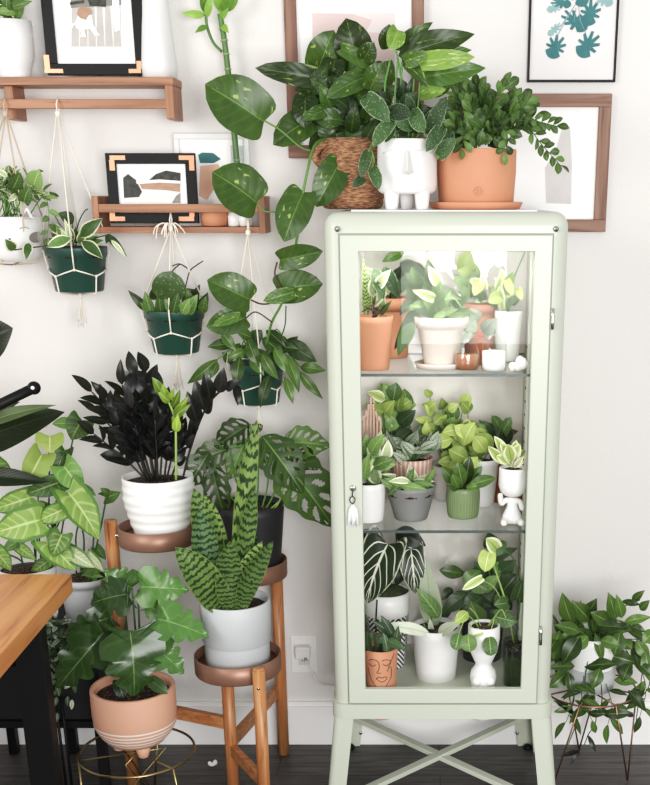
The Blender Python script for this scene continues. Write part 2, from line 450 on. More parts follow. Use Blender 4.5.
# ================================================================ room
WY = 0.48
def struct(name, mb, mat): return tag(mb.build(name, mat), kind='structure')
b = MB(); b.box((-3.2, WY, -.05), (3.2, WY + .1, 2.9)); struct('wall_back', b, M['wall'])
b = MB(); b.box((-3.2, -5.2, -.08), (3.2, WY, 0)); struct('floor', b, M['floor'])
b = MB(); b.box((-3.2, WY - .016, 0), (3.2, WY, .128)); b.box((-3.2, WY - .010, .128), (3.2, WY, .142))
o = struct('baseboard_back', b, M['white_trim'])

# light: tall window behind the photographer (its reflection stands in the cabinet glass) and soft room light
w = bpy.data.worlds.new('room_light'); scene.world = w; w.use_nodes = True
w.node_tree.nodes['Background'].inputs[0].default_value = (1.0, .99, .98, 1); w.node_tree.nodes['Background'].inputs[1].default_value = 0.76
def area(name, loc, tgt, sx, sy, e, col=(1, 1, 1)):
    l = bpy.data.lights.new(name, 'AREA'); l.shape = 'RECTANGLE'; l.size = sx; l.size_y = sy; l.energy = e; l.color = col
    o = bpy.data.objects.new(name, l); COL.objects.link(o); o.location = loc
    o.rotation_euler = (V(tgt) - V(loc)).to_track_quat('-Z', 'Y').to_euler(); return o
q = atY(402, 338, 4.3)
area('window_light', (q.x + .95, -4.0, q.z + .75), (q.x + .95, 0, q.z + .75), 1.9, 1.5, 172)
area('side_area_light', (-2.4, -2.6, 2.0), (-.2, .3, 1.0), 1.3, 1.5, 60, (1, .99, .97))  # bare area light out of view at the left front

# ================================================================ glass cabinet
ZT = atY(445, 211.5, .04).z; ZB = atY(445, 705, 0).z; ZA = atY(445, 718, 0).z
ZF = atY(445, 663, .43).z; ZS1 = atY(445, 376.5, .03).z; ZS2 = atY(445, 533, .03).z
CAB = root('display_cabinet', (0, .225, 0), 'tall pale sage green metal cabinet with one glass door full of potted plants', 'cabinet')
def bmbox(a, c, bev=0, seg=5, sel=None):
    bm = bmesh.new(); bmesh.ops.create_cube(bm, size=1)
    a = V(a); c = V(c)
    for v in bm.verts: v.co = V((a[i] if v.co[i] < 0 else c[i] for i in range(3)))
    if bev:
        ed = [e for e in bm.edges if (sel is None or sel(e))]
        bmesh.ops.bevel(bm, geom=ed, offset=bev, segments=seg, affect='EDGES', profile=.5)
    return bm
def bmobj(name, bm, mat, parent=None, smooth=True, ang=40):
    me = bpy.data.meshes.new(name); off = parent.location if parent and parent.type == 'EMPTY' else V((0, 0, 0))
    for v in bm.verts: v.co -= off
    for f in bm.faces: f.smooth = smooth
    bmesh.ops.recalc_face_normals(bm, faces=bm.faces)
    bm.to_mesh(me); bm.free(); me.materials.append(mat)
    o = bpy.data.objects.new(name, me); COL.objects.link(o)
    if parent: o.parent = parent
    return o
W2 = .285
body = bmobj('body', bmbox((-W2, .002, ZB), (W2, .45, ZT), .034, 6, lambda e: not all(v.co.z < ZB + .01 for v in e.verts)), M['sage'], CAB)
cut = bmobj('cutter', bmbox((-.228, -.2, ZF), (.228, .434, ZT - .05)), M['sage_in'], None, False)
bo = body.modifiers.new('hollow', 'BOOLEAN'); bo.operation = 'DIFFERENCE'; bo.object = cut; bo.solver = 'EXACT'
bpy.context.view_layer.update()
dg = bpy.context.evaluated_depsgraph_get(); me = bpy.data.meshes.new_from_object(body.evaluated_get(dg))
body.modifiers.clear(); body.data = me; bpy.data.objects.remove(cut)
for p in me.polygons: p.use_smooth = True
bpy.context.view_layer.objects.active = body
me.set_sharp_from_angle(angle=radians(32))
b = MB(); b.box((-.227, .430, ZF + .001), (.227, .4335, ZT - .052)); b.build('back_panel', M['back'], CAB)
# door
X0 = (atY(359.5, 252, 0).x + atY(365, 688, 0).x) / 2; X1 = (atY(535.5, 252, 0).x + atY(519.5, 688, 0).x) / 2
Z1 = atY(445, 251.5, 0).z; Z0 = atY(445, 688, 0).z
DX0, DX1, DZ0, DZ1 = -.246, .246, ZB + .008, atY(445, 235, 0).z
def ring(x0, x1, z0, z1, a0, a1, c0, c1, ya, yb):
    mb = MB()
    o = [(x0, z0), (x1, z0), (x1, z1), (x0, z1)]; i = [(a0, c0), (a1, c0), (a1, c1), (a0, c1)]
    vs = [(x, y, z) for y in (ya, yb) for L in (o, i) for x, z in L]
    fs = []
    for k in range(4):
        k2 = (k + 1) % 4
        fs += [(k, k2, 4 + k2, 4 + k), (8 + k2, 8 + k, 12 + k, 12 + k2), (k2, k, 8 + k, 8 + k2), (4 + k, 4 + k2, 12 + k2, 12 + k)]
    mb.add(vs, fs, smooth=False); return mb
door = ring(DX0, DX1, DZ0, DZ1, X0, X1, Z0, Z1, -.010, .010).build('door', M['sage'], CAB, bevel=.0025)
b = MB(); b.box((X0 - .006, .0035, Z0 - .006), (X1 + .006, .0065, Z1 + .006)); b.build('door_glass', M['glass'], door)
ring(DX0 - .0035, DX1 + .0035, DZ0 - .003, DZ1 + .004, DX0 + .001, DX1 - .001, DZ0 + .001, DZ1 - .001, .0005, .004).build('door_seam', plain('seam_shadow', '8f9787', .7), CAB)
def shelfglass(z):
    b = MB(); b.box((-.226, .032, z), (.226, .428, z + .006)); g = b.build('glass_shelf', M['shelfglass'], CAB)
    b = MB(); b.box((-.226, .030, z - .0005), (.226, .032, z + .0065)); b.build('shelf_edge', M['glassedge'], g)
    b = MB(); b.box((-.226, .4275, z), (.226, .429, z + .006)); b.build('shelf_edge', M['glassedge'], g)
    for sx in (-1, 1):
        for y in (.07, .385):
            b = MB(); b.box((sx * .227 - (.012 if sx > 0 else 0), y - .006, z - .005), (sx * .227 + (.012 if sx < 0 else 0), y + .006, z - .0005)); b.build('shelf_clip', M['chrome'], CAB)
shelfglass(ZS1); shelfglass(ZS2)
# perforated uprights on the inner walls
for sx in (-1, 1):
    for y in (.05, .30):
        b = MB(); b.box((sx * .228 - (.006 if sx > 0 else 0), y - .016, ZF + .01), (sx * .228 + (.006 if sx < 0 else 0), y + .016, ZT - .06)); s_ = b.build('shelf_upright', M['sage_in'], CAB)
        b = MB(); z = ZF + .05
        while z < ZT - .09:
            b.box((sx * .2216 - .0006, y - .012, z), (sx * .2216 + .0006, y + .012, z + .005)); z += .036
        b.build('slot', M['slot'], s_)
# hinges, screws, lock, key with tassel
for u, v in ((552.5, 319), (540.5, 636)):
    p = atY(u, v, -.012); b = MB(); b.box((p.x - .003, -.0112, p.z - .024), (p.x + .003, -.0102, p.z + .024)); b.tube([p + V((0, 0, -.024)), p + V((0, 0, -.008)), p + V((0, 0, -.0075)), p + V((0, 0, .0075)), p + V((0, 0, .008)), p + V((0, 0, .024))], .0052, 14)
    b.build('hinge', M['chrome'], CAB)
for u, v in ((337.5, 229), (556, 229)):
    p = atY(u, v, 0); b = MB(); b.tube([(p.x, .004, p.z), (p.x, -.0025, p.z), (p.x, -.004, p.z)], .0065, 16); sc_ = b.build('screw', M['chrome'], CAB)
    b = MB(); b.box((p.x - .004, -.0046, p.z - .0008), (p.x + .004, -.0038, p.z + .0008), Matrix.Rotation(.7, 3, 'Y')); b.build('screw_slot', M['slot'], sc_)
p = atY(353, 488, -.01); b = MB(); b.lathe((0, 0, 0), [(.008, 0), (.0085, .003), (.006, .006), (.0035, .0065)], 20)
b.v = [V((p.x + q.x, -.010 - q.z, p.z + q.y)) for q in b.v]; b.build('lock', M['chrome'], CAB)
kp = atY(352.5, 500, -.02)
KEY = root('key', (kp.x, -.02, kp.z), 'small key with a white tassel hanging from the cabinet door lock', 'key')
b = MB(); b.tube([kp + V((.0065 * cos(a), 0, .0085 * sin(a))) for a in [2 * pi * i / 20 for i in range(20)]], .0016, 6, closed=True)
b.tube([kp + V((0, 0, -.008)), kp + V((.001, 0, -.02))], .0018, 6); b.tube([kp + V((0, 0, .008)), V((p.x, -.016, p.z))], .0018, 6); b.build('key_ring', M['slot'], KEY)
b = MB()
for i in range(26):
    a = RU(-1, 1); b.tube([kp + V((0, -.002, -.012)), kp + V((a * .010, RU(-.006, .003), -.025)), kp + V((a * .014, RU(-.006, .003), -.052 - .018 * R()))], .0022, 5)
b.build('tassel', M['paper'], KEY)
# base: apron, legs and crossed braces
ap = bmobj('apron', bmbox((-W2 - .007, -.006, ZA), (W2 + .007, .456, ZB + .004), .032, 6, lambda e: all(abs(e.verts[0].co[i] - e.verts[1].co[i]) < 1e-5 for i in (0, 1))), M['sage'], CAB)
ap.data.set_sharp_from_angle(angle=radians(35))
SPL = .030
def leg(x, y, sx, sy):
    b = MB(); t = .0025
    for z0, z1, e0, e1 in ((0.0, ZA, .010, 0.0),):
        xt, yt = x, y; xb, yb = x + sx * SPL, y + sy * .008; wt, wb = .052, .047
        # angle-section leg tapering to the foot: one plate across, one plate back, rounded corner
        for k in range(7):
            a0, a1 = pi / 2 * k / 7, pi / 2 * (k + 1) / 7; r = .016
            def pt(xc, yc, a): return (xc - sx * r + sx * r * sin(a), yc - sy * r + sy * r * cos(a))
            for (za, xa, ya, zb_, xb_, yb_) in ((z0, xb, yb, z1, xt, yt),):
                p0, p1 = pt(xa, ya, a0), pt(xa, ya, a1); q0, q1 = pt(xb_, yb_, a0), pt(xb_, yb_, a1)
                b.add([(p0[0], p0[1], za), (p1[0], p1[1], za), (q1[0], q1[1], zb_), (q0[0], q0[1], zb_)], [(0, 1, 2, 3)])
        for (axis) in (0, 1):
            vs = []
            for (xc, yc, w_, z) in ((xb, yb, wb, z0), (xt, yt, wt, z1)):
                if axis == 0: a_, c_ = (xc - sx * .016, yc), (xc - sx * w_, yc); nn = (0, -sy * t)
                else: a_, c_ = (xc, yc - sy * .016), (xc, yc - sy * w_); nn = (-sx * t, 0)
                vs += [(a_[0], a_[1], z), (c_[0], c_[1], z), (c_[0] + nn[0], c_[1] + nn[1], z), (a_[0] + nn[0], a_[1] + nn[1], z)]
            b.add(vs, [(0, 1, 2, 3), (4, 7, 6, 5), (0, 4, 5, 1), (1, 5, 6, 2), (2, 6, 7, 3), (3, 7, 4, 0)], smooth=False)
    l = b.build('leg', M['sage'], CAB)
    b = MB(); cx_, cy_ = x + sx * SPL - sx * .018, y + sy * .008 - sy * .018
    b.lathe((cx_, cy_, 0), [(.013, 0), (.014, .006), (.009, .012)], 16); b.build('foot', M['black'], l)
    b = MB()
    b.tube([(x - sx * .02, y + sy * .002, .045), (x - sx * .02, y + sy * .007, .045)], .005, 10); b.build('bolt', M['chrome'], l)
for sx in (-1, 1):
    leg(sx * .288, -.003, sx, -1); leg(sx * .262, .448, sx, 1)
for sx in (-1, 1):
    b = MB(); b.beam((-sx * .262, .42, .117 if sx > 0 else .121), (sx * .29, .02, atY(548, 805, .02).z + (.0 if sx > 0 else .004)), .026, .014); b.build('brace', M['sage'], CAB, bevel=.002)
b = MB(); b.box((-.015, .205, .092), (.015, .235, .122)); 

def mat_on_top():
    a = atY(351, 211, .04).x; c = atY(537, 211, .04).x
    b = MB(); b.box((a, .035, ZT + .0002), (c, .42, ZT + .003)); return b
solo('cabinet_top_mat', mat_on_top(), M['paper'], 'thin white sheet lying on top of the green cabinet', 'mat', bevel=.001)
ZTM = ZT + .0032

area('added_shelf_fill', (0, .035, ZT - .062), (0, .40, .75), .40, .02, 2.0, (1, .98, .95))  # added unseen fill, brightens the shelves; the cabinet has no such lamp
# ================================================================ framed pictures
def poly(name, pts, Y, mat, parent):
    mb = MB(); vs = [atY(u, v, Y) for u, v in pts]; mb.add(vs, [tuple(range(len(vs)))], smooth=False)
    return mb.build(name, mat, parent)
def polys(name, lst, Y, mat, parent):
    mb = MB()
    for k, pts in enumerate(lst): mb.add([atY(u, v, Y - .0001 * (k % 9)) for u, v in pts], [tuple(range(len(pts)))], smooth=False)
    return mb.build(name, mat, parent)
def frame(x0, y0, x1, y1, Y, bar, dep, mx, mz, label, name='picture_frame', group=None, matm='paper', glass=True):
    um, vm = (x0 + x1) / 2, (y0 + y1) / 2
    X0 = atY(x0, vm, Y).x; X1 = atY(x1, vm, Y).x; Z0 = atY(um, y1, Y).z; Z1 = atY(um, y0, Y).z; w = bar / scl((X0, Y, Z0))
    r = root(name, ((X0 + X1) / 2, Y + dep, Z0), label, 'picture', group)
    for za, zb_ in ((Z0, Z0 + w), (Z1 - w, Z1)):
        b = MB(); b.box((X0, Y, za), (X1, Y + dep, zb_)); b.build('frame_rail', M[mx], r, bevel=.0012)
    for xa, xb in ((X0, X0 + w), (X1 - w, X1)):
        b = MB(); b.box((xa, Y + .0003, Z0 + w), (xb, Y + dep, Z1 - w)); b.build('frame_stile', M[mz], r, bevel=.0012)
    b = MB(); b.box((X0 + w * .7, Y + dep * .55, Z0 + w * .7), (X1 - w * .7, Y + dep * .9, Z1 - w * .7)); b.build('mat_board', M[matm], r)
    r['_y'] = Y + dep * .55
    return r, Y + dep * .55 - .0008, (X0, X1, Z0, Z1, w)
M['bw_sky'] = plain('photo_pale', 'e9e6e2', .8, var=.03)
M['bw_grey'] = plain('photo_grey', '8d8983', .8, var=.25, scale=60)
M['bw_dark'] = plain('photo_dark', '4d4e49', .8, var=.5, scale=90)
M['photo_tan'] = plain('photo_tan', 'b49078', .8, var=.2, scale=70)
M['blush'] = plain('print_blush', 'dfc8c4', .8, var=.03)
M['blush2'] = plain('print_pale_blush', 'ece0dd', .8, var=.03)
M['teal'] = plain('print_teal', '44787a', .8, var=.2, scale=60)
M['teal2'] = plain('print_pale_teal', '8db3b0', .8, var=.15, scale=60)
M['print_peach'] = plain('print_peach', 'e0b29c', .8, var=.06)
M['print_grey'] = plain('print_grey_wash', 'e6e2e1', .7, var=.05, scale=8)
M['print_bw'] = plain('print_soft_grey', 'bdb7b3', .7, var=.2, scale=25)

# big wooden frame behind the big pothos
r, y, fx = frame(284.5, -85, 424, 158, WY - .022, 12, .021, 'frame_w', 'frame_v', 'rustic wooden frame with a blush print, behind the plant in the rope basket')
poly('print', [(312, 13), (395, 13), (393, 150), (315, 150)], y, M['blush2'], r)
poly('print_shape', [(312, 13), (352, 14), (372, 20), (366, 32), (395, 34), (394, 80), (380, 95), (314, 100)], y - .0004, M['blush'], r)
# wooden frame lower right
r, y, fx = frame(452, 93.5, 609, 232, WY - .022, 12, .021, 'frame_w', 'frame_v', 'rustic wooden frame half hidden behind the terracotta pot on the cabinet')
poly('print', [(512, 116), (575, 118), (573, 206), (513, 206)], y, M['paper'], r)
poly('print_shape', [(545, 168), (556, 150), (562, 128), (570, 126), (572, 165), (571, 204), (546, 203)], y - .0004, plain('print_tower', 'd9d4d1', .8, var=.12, scale=20), r)
# botanical print in a thin black frame
r, y, fx = frame(529.5, -75, 619.5, 82, WY - .016, 2.2, .015, 'black', 'black', 'thin black frame holding a teal monstera leaf print, upper right of the wall', matm='print_grey')
def leafpoly(cx_, cy_, L, a, w=.75):
    """flat monstera leaf outline with slits, in seen pixels"""
    out = []; n = 30
    for i in range(n):
        t = 2 * pi * i / n
        rr = 1 - .12 * cos(t) + .06 * cos(2 * t)
        if i % 3 == 0 and 3 < i < 27: rr *= .48
        x, y_ = cos(t) * rr * L * .5, sin(t) * rr * L * .5 * w
        out.append((cx_ + x * cos(a) - y_ * sin(a), cy_ + x * sin(a) + y_ * cos(a)))
    return out
def fan(name, lst, Y, mat, parent):
    mb = MB()
    for k, pts in enumerate(lst):
        c = (sum(p[0] for p in pts) / len(pts), sum(p[1] for p in pts) / len(pts)); n = len(pts)
        yy = Y - .0002 * (k % 7)
        mb.add([atY(c[0], c[1], yy)] + [atY(u, v, yy) for u, v in pts], [(0, 1 + i, 1 + (i + 1) % n) for i in range(n)], smooth=False)
    return mb.build(name, mat, parent)
fan('printed_leaf', [leafpoly(587, 46, 28, 2.2, .8), leafpoly(555, 48, 24, 2.0, .85), leafpoly(576, 22, 28, .6, .7), leafpoly(590, 14, 26, 1.9, .8), leafpoly(562, 3, 20, .2, .6), leafpoly(580, -4, 24, 1.2, .8)], y - .0006, M['teal'], r)
fan('printed_leaf', [leafpoly(554, 30, 17, 2.4, .5), leafpoly(554, 8, 16, 2.8, .6), leafpoly(604, 0, 20, .4, .7)], y - .0009, M['teal2'], r)
mb = MB()
for pts in ([(586, 34), (580, 20), (577, -10)], [(556, 38), (566, 20), (575, 5)], [(560, 27), (568, 16)], [(574, 22), (576, 8)]):
    mb.tube([atY(u, v, y - .0006) for u, v in pts], .0009, 5)
mb.build('printed_stem', M['teal2'], r)

# ================================================================ wall shelves
def shelf_top():
    yf = .365
    zt = atY(90, 77, yf).z; zb = atY(90, 85, yf).z; xr = atY(173, 80, yf).x; xl = atY(-60, 80, yf).x
    r = root('wall_shelf', ((xl + xr) / 2, WY, zb), 'brown wooden wall shelf with a hanging rail, the upper one at left', 'shelf')
    b = MB(); b.box((xl, yf, zb), (xr, WY, zt)); b.build('shelf_board', M['oak'], r, bevel=.0015)
    z1 = atY(90, 99, yf).z; z2 = atY(90, 108.5, yf).z
    b = MB(); b.box((xl, yf, z2), (atY(166, 100, yf).x, yf + .02, z1)); b.build('rail', M['oak'], r, bevel=.0015)
    for u0, u1 in ((165.5, 173.5), (2, 11)):
        b = MB(); xa, xb = atY(u0, 100, yf).x, atY(u1, 100, yf).x
        y0 = yf + (.0 if u0 > 100 else .021); b.box((xa, y0, atY(90, 119, yf).z), (xb, WY, zb)); b.build('bracket', M['oakv'], r, bevel=.0015)
    return zt, z1, z2, yf
ZSA, ZRA1, ZRA2, YA = shelf_top()
def shelf_low():
    yf = .368; g = lambda v: atY(180, v, yf).z; x = lambda u: atY(u, 215, yf).x
    r = root('wall_shelf', ((x(95) + x(263)) / 2, WY, g(233)), 'brown wooden ledge shelf with a front rail, the lower one holding small framed pictures', 'shelf')
    b = MB(); b.box((x(99), yf, g(233)), (x(259), WY, g(227))); b.build('shelf_board', M['oak'], r, bevel=.0012)
    b = MB(); b.box((x(99), yf, g(212.5)), (x(259), yf + .014, g(204))); b.build('rail', M['oak'], r, bevel=.0012)
    for a, c in ((92.5, 99), (259, 265)):
        b = MB(); b.box((x(a), yf, g(233.5)), (x(c), WY, g(196))); b.build('side_panel', M['oakv'], r, bevel=.0012)
    return g(227), g(212.5), g(204), yf
ZSB, ZRB1, ZRB2, YB = shelf_low()

def corner(u, v, du, dv, Y, r, t=4.2, L=17):
    mb = MB(); 
    def bx(u0, v0, u1, v1):
        a = atY(min(u0, u1), max(v0, v1), Y); c = atY(max(u0, u1), min(v0, v1), Y); mb.box((a.x, Y - .0018, a.z), (c.x, Y, c.z))
    bx(u, v, u + du * L, v + dv * t); bx(u, v + dv * t, u + du * t, v + dv * L)
    mb.build('corner_bracket', M['copper'], r, 'copper corner bracket')
# dog photo
r, y, fx = frame(41, -62, 142, 75, .40, 10.5, .018, 'black', 'black', 'black frame with copper corners and a photo of a small dog on decking')
corner(45, 73, 1, -1, .40, r, 4, 18); corner(141, 73, -1, -1, .40, r, 4, 12)
poly('photo', [(70, -30), (121, -30), (121, 47), (71, 47)], y, M['bw_sky'], r)
polys('photo_planks', [[(72 + i * 8.2, -4), (78.6 + i * 7.6, -4), (79 + i * 8.5, 46.5), (71.5 + i * 8.5, 46.5)] for i in range(6)], y - .0005, plain('photo_planks', 'c5c0ba', .8, var=.12, scale=40), r)
polys('photo_backdrop', [[(70, -30), (121, -30), (121, 5), (71, 8)]], y - .0014, M['bw_grey'], r)
polys('photo_fence', [[(86, -5), (106, -7), (106, 7), (90, 6)], [(70, 2), (84, 0), (84, 3), (70, 5)]], y - .0024, M['bw_dark'], r)
mb = MB()
def dogpoly(pts, k): mb.add([atY(u, v, y - .0032 - .0001 * k) for u, v in pts], [tuple(range(len(pts)))], smooth=False)
dogpoly([(75, 22), (79, 14), (86, 13), (92, 16), (93, 24), (89, 29), (80, 30), (76, 28)], 0)
dogpoly([(79, 28), (84, 28), (86, 37), (80, 37), (81, 33)], 1); dogpoly([(88, 26), (93, 24), (98, 33), (100, 35), (95, 36)], 2); dogpoly([(74, 23), (77, 21), (73, 27), (71, 30), (72, 24)], 3)
dogpoly([(112, -2), (119, -3), (120, 30), (115, 32), (113, 20)], 4)
mb.build('photo_dog', M['paper'], r)
polys('photo_dog_head', [[(78, 9), (82, 6), (90, 8), (92, 12), (88, 16), (86, 20), (80, 18), (77, 14)]], y - .0045, M['photo_tan'], r)
# landscape photo
r, y, fx = frame(107.5, 153, 196.5, 223.3, .392, 10, .016, 'black', 'black', 'small black frame with copper corners and a landscape photo, behind the ledge rail')
corner(110, 155.5, 1, 1, .392, r, 4.4, 15); corner(194, 155.5, -1, 1, .392, r, 4.4, 15); corner(110, 221, 1, -1, .392, r, 4.4, 15); corner(194, 221, -1, -1, .392, r, 4.4, 15)
poly('photo', [(123, 170), (181, 170), (180, 203), (124, 203)], y, M['bw_sky'], r)
polys('photo_trees', [[(123, 178), (128, 174), (136, 180), (142, 192), (139, 197), (124, 198)], [(149, 180), (156, 174), (166, 170.5), (180.5, 173), (180.5, 181), (150, 181)]], y - .0008, M['bw_dark'], r)
polys('photo_building', [[(139, 183), (160, 181), (180, 182), (180, 192), (165, 190), (142, 189)]], y - .0014, M['photo_tan'], r)
polys('photo_roof', [[(136, 181), (160, 179.5), (180, 181), (180, 183.5), (160, 182.5), (137, 184)]], y - .002, M['paper'], r)
polys('photo_lawn', [[(176, 196), (180.3, 193), (180.3, 203), (172, 203)]], y - .002, M['bw_grey'], r)
# white frame with teal and peach print
r, y, fx = frame(176, 133.5, 250, 226, .452, 5, .016, 'matt_white', 'matt_white', 'white frame with a teal and peach abstract print, at the back of the ledge')
fan('print_shape', [[(198, 155), (202, 152.5), (213, 153), (221, 159), (214, 163), (200, 163)], ], y - .0004, M['teal'], r)
fan('print_blob', [[(200, 166), (218, 164), (221, 170), (214, 174), (220, 180), (207, 200), (199, 196)]], y - .0008, M['print_peach'], r)

# ================================================================ things on the shelves
def simple(name, c, prof_, mat, label, cat, group=None, seg=36, wob=None):
    b = MB(); b.lathe((0, 0, 0), prof_, seg, wob); o = b.build(name, M[mat]); o.location = c; return tag(o, label, cat, group)
def shelfX(u, v, Y): return atY(u, v, Y).x
# tall white vase (upper shelf, right)
s_ = scl((-.7, .425, ZSA)); zt = ZSA + .235
simple('tall_vase', (shelfX(158, 60, .425), .425, ZSA + .0005), [(.03, 0), (.044, .002), (.045, .03), (.038, .12), (.033, .2), (.035, .26), (.038, .27), (.034, .27), (.029, .2)], 'matt_white', 'tall white tapered vase at the right end of the upper shelf', 'vase', wob=lambda a, z: 1 + .04 * sin(a * 5 + z * 20))
# jars on ledge
c = V((shelfX(214.5, 220, .418), .418, ZSB + .0005))
simple('rust_jar', c, [(.024, 0), (.033, .003), (.036, .02), (.035, .038), (.033, .042), (.029, .042), (.028, .03)], 'terracotta', 'small rust coloured bowl on the ledge beside the black frame', 'bowl')
for i, u in enumerate((233.5, 244.5)):
    c = V((shelfX(u, 220, .41), .41, ZSB + .0005))
    simple('small_pot', c, [(.011, 0), (.014, .002), (.015, .026), (.012, .030), (.012, .036), (.009, .036)], 'white', ('tiny white jar on the ledge, next to the rust bowl', 'tiny white jar on the ledge, nearest the right end panel')[i], 'jar', 'tiny white jars on the ledge', seg=24)
# bamboo in a glass tube
c = V((shelfX(240, 215, .425), .428, ZSB + .001))
PB = Plant('lucky_bamboo', c, 'tall lucky bamboo stalk in a clear glass tube on the ledge', 'plant')
PB.pot([(.012, 0), (.015, .002), (.016, .1), (.018, .2), (.0165, .2), (.0145, .1), (.01, .006)], M['jar'], seg=28, name='glass_tube')
top = PB.P(222, 12)
a = [c + V((0, 0, .01)), PB.P(238.5, 180), PB.P(230, 90), PB.P(225, 45), PB.P(220, 14)]
PB.S('bamboo_cane'); M['bamboo_cane'] = plain('bamboo_cane', '55793f', .4, var=.2, scale=30); M['bamboo_node'] = plain('bamboo_node', '9aa36c', .5)
pp = smooth_path(a, 8); PB.S('bamboo_cane').tube(pp, .0085, 10, .007)
for k in (6, 10, 13, 16, 19, 22, 25, 28):
    if k < len(pp) - 1:
        d = (pp[k + 1] - pp[k]).normalized(); PB.S('bamboo_node').tube([pp[k] - d * .0015, pp[k] + d * .0015], .0096, 10)
M['lf_bamboo'] = leafmat('bamboo_leaves', '4f8a2e', '76ad48', rough=.4)
PB.T('bamboo_cane', [(222, 52), (213, 42), (207, 26), (206, 14)], .004)
PB.L('lf_bamboo', '206 15 181 13 8;208 26 195 33 6;206 14 200 -8 9;222 14 232 -16 10;220 12 214 -18 10;222 25 229 33 7;224 12 240 -8 9;221 20 229 2 8;207 18 212 -6 8', 'lance')
PB.done()
# ================================================================ power outlet, charger, scrap
p0 = atY(292, 672, WY); p1 = atY(316.5, 635, WY)
OUT = root('power_outlet', ((p0.x + p1.x) / 2, WY, p0.z), 'white wall outlet beside the cabinet, above the baseboard', 'outlet')
b = MB(); b.box((p0.x, WY - .006, p0.z), (p1.x, WY, p1.z)); b.build('cover_plate', M['white_trim'], OUT, bevel=.002)
m_ = plain('outlet_face', 'dcd9d5', .5, var=.01)
b = MB(); xm = (p0.x + p1.x) / 2; zm = (p0.z + p1.z) / 2; b.box((xm - .017, WY - .009, zm - .034), (xm + .017, WY - .006, zm + .034)); b.build('socket', m_, OUT, bevel=.002)
b = MB()
for z in (.019, -.019):
    for x in (-.006, .006): b.box((xm + x - .001, WY - .0095, zm + z - .004), (xm + x + .001, WY - .0088, zm + z + .004))
b.build('socket_slot', M['slot'], OUT)
q = atY(302.5, 654, WY - .03)
CH = root('phone_charger', (q.x, WY - .008, q.z), 'white charger cube with a white cable, plugged into the wall outlet', 'charger')
b = MB(); b.box((q.x - .023, WY - .034, q.z - .017), (q.x + .023, WY - .0095, q.z + .022)); b.build('charger_body', plain('charger_white', 'e9e7e4', .35, var=.01), CH, bevel=.004)
b = MB(); b.box((q.x + .004, WY - .036, q.z - .023), (q.x + .014, WY - .022, q.z - .010)); b.build('plug', plain('plug_grey', '8f8c88', .5), CH, bevel=.001)
b = MB(); b.tube(smooth_path([V((q.x + .009, WY - .035, q.z - .018)), V((q.x + .02, WY - .04, q.z - .04)), atY(320, 684, WY - .04), atY(330, 686, WY - .03), atY(345, 689, WY - .018)], 8), .0018, 8); b.build('cable', M['white_trim'], CH)
q = atZ(212, 765, 0.004)
b = MB(); b.blob((0, 0, .006), .011, .008, .006); b.blob((.009, .004, .01), .007, .006, .009); b.blob((-.007, .002, .008), .006, .006, .007)
o = b.build('paper_scrap', M['paper']); o.location = (q.x, q.y, 0.0005); tag(o, 'small crumpled white scrap on the dark floor near the plant stand', 'scrap')

# ================================================================ wooden table at left
TZ = .75
ca = atZ(71.5, 574, TZ); ea = atZ(-2, 657, TZ); d1 = (ea - ca).normalized(); th_ = .046
TB = root('table', (ca.x - .4, ca.y - .4, 0), 'orange-brown wooden table top on a black metal leg, cut off at the left', 'table')
L1 = 1.15; W1 = .8
P0 = ca; P1 = ca + d1 * L1; P2 = P1 + V((-W1, 0, 0)); P3 = P0 + V((-W1, 0, 0))
b = MB(); vs = [P0, P1, P2, P3] + [p - V((0, 0, th_)) for p in (P0, P1, P2, P3)]
b.add(vs, [(0, 3, 2, 1), (4, 5, 6, 7), (0, 1, 5, 4), (1, 2, 6, 5), (2, 3, 7, 6), (3, 0, 4, 7)], smooth=False); b.build('tabletop', M['table'], TB, bevel=.0022)
lp = atY(32, 655, -.28)
for (x, y) in ((lp.x, -.28), (lp.x - .02, -.98)):
    b = MB(); b.box((x - .033, y - .022, 0), (x + .033, y + .022, TZ - th_ - .012)); b.build('leg', M['black'], TB, bevel=.002)
b = MB(); b.box((lp.x - .04, -1.02, TZ - th_ - .012), (lp.x + .04, -.24, TZ - th_ - .0005)); b.build('leg_bracket', M['black'], TB)

# ================================================================ black plant rack under the table
rt = atY(85, 626, .2).z
xl, xr = atY(-40, 700, .1).x, atY(103, 700, .1).x
RK = root('plant_rack', ((xl + xr) / 2, .25, 0), 'low black metal rack behind the table leg, carrying leafy pots', 'rack')
zc = atY(80, 726, .1).z
for z0_, z1_, nm in ((rt - .022, rt, 'top_shelf'), (zc, zc + .02, 'lower_shelf')):
    b = MB(); b.box((xl, .085, z0_), (xr, .425, z1_)); b.build(nm, M['black'], RK, bevel=.002)
b = MB(); b.box((xl + .01, .418, zc + .02), (xr - .01, .424, rt - .022)); b.build('back_panel', M['black'], RK)
b = MB(); b.box((xl + .01, .1, zc + .0205), (xr - .02, .3, rt - .08)); b.build('storage_box', plain('black_box', '131314', .7), RK)
for x in (xl + .012, (xl + xr) / 2, xr - .014):
    for y in (.098, .41):
        b = MB(); b.box((x - .013, y - .013, 0), (x + .013, y + .013, rt - .022)); b.build('leg', M['black'], RK, bevel=.001)
for u in (60, 66):
    q = atY(u, 740, .06); b = MB(); b.tube([(q.x, .07, 0), (q.x - .004, .07, zc + .1)], .0042, 8); b.build('thin_rod', M['black'], RK)

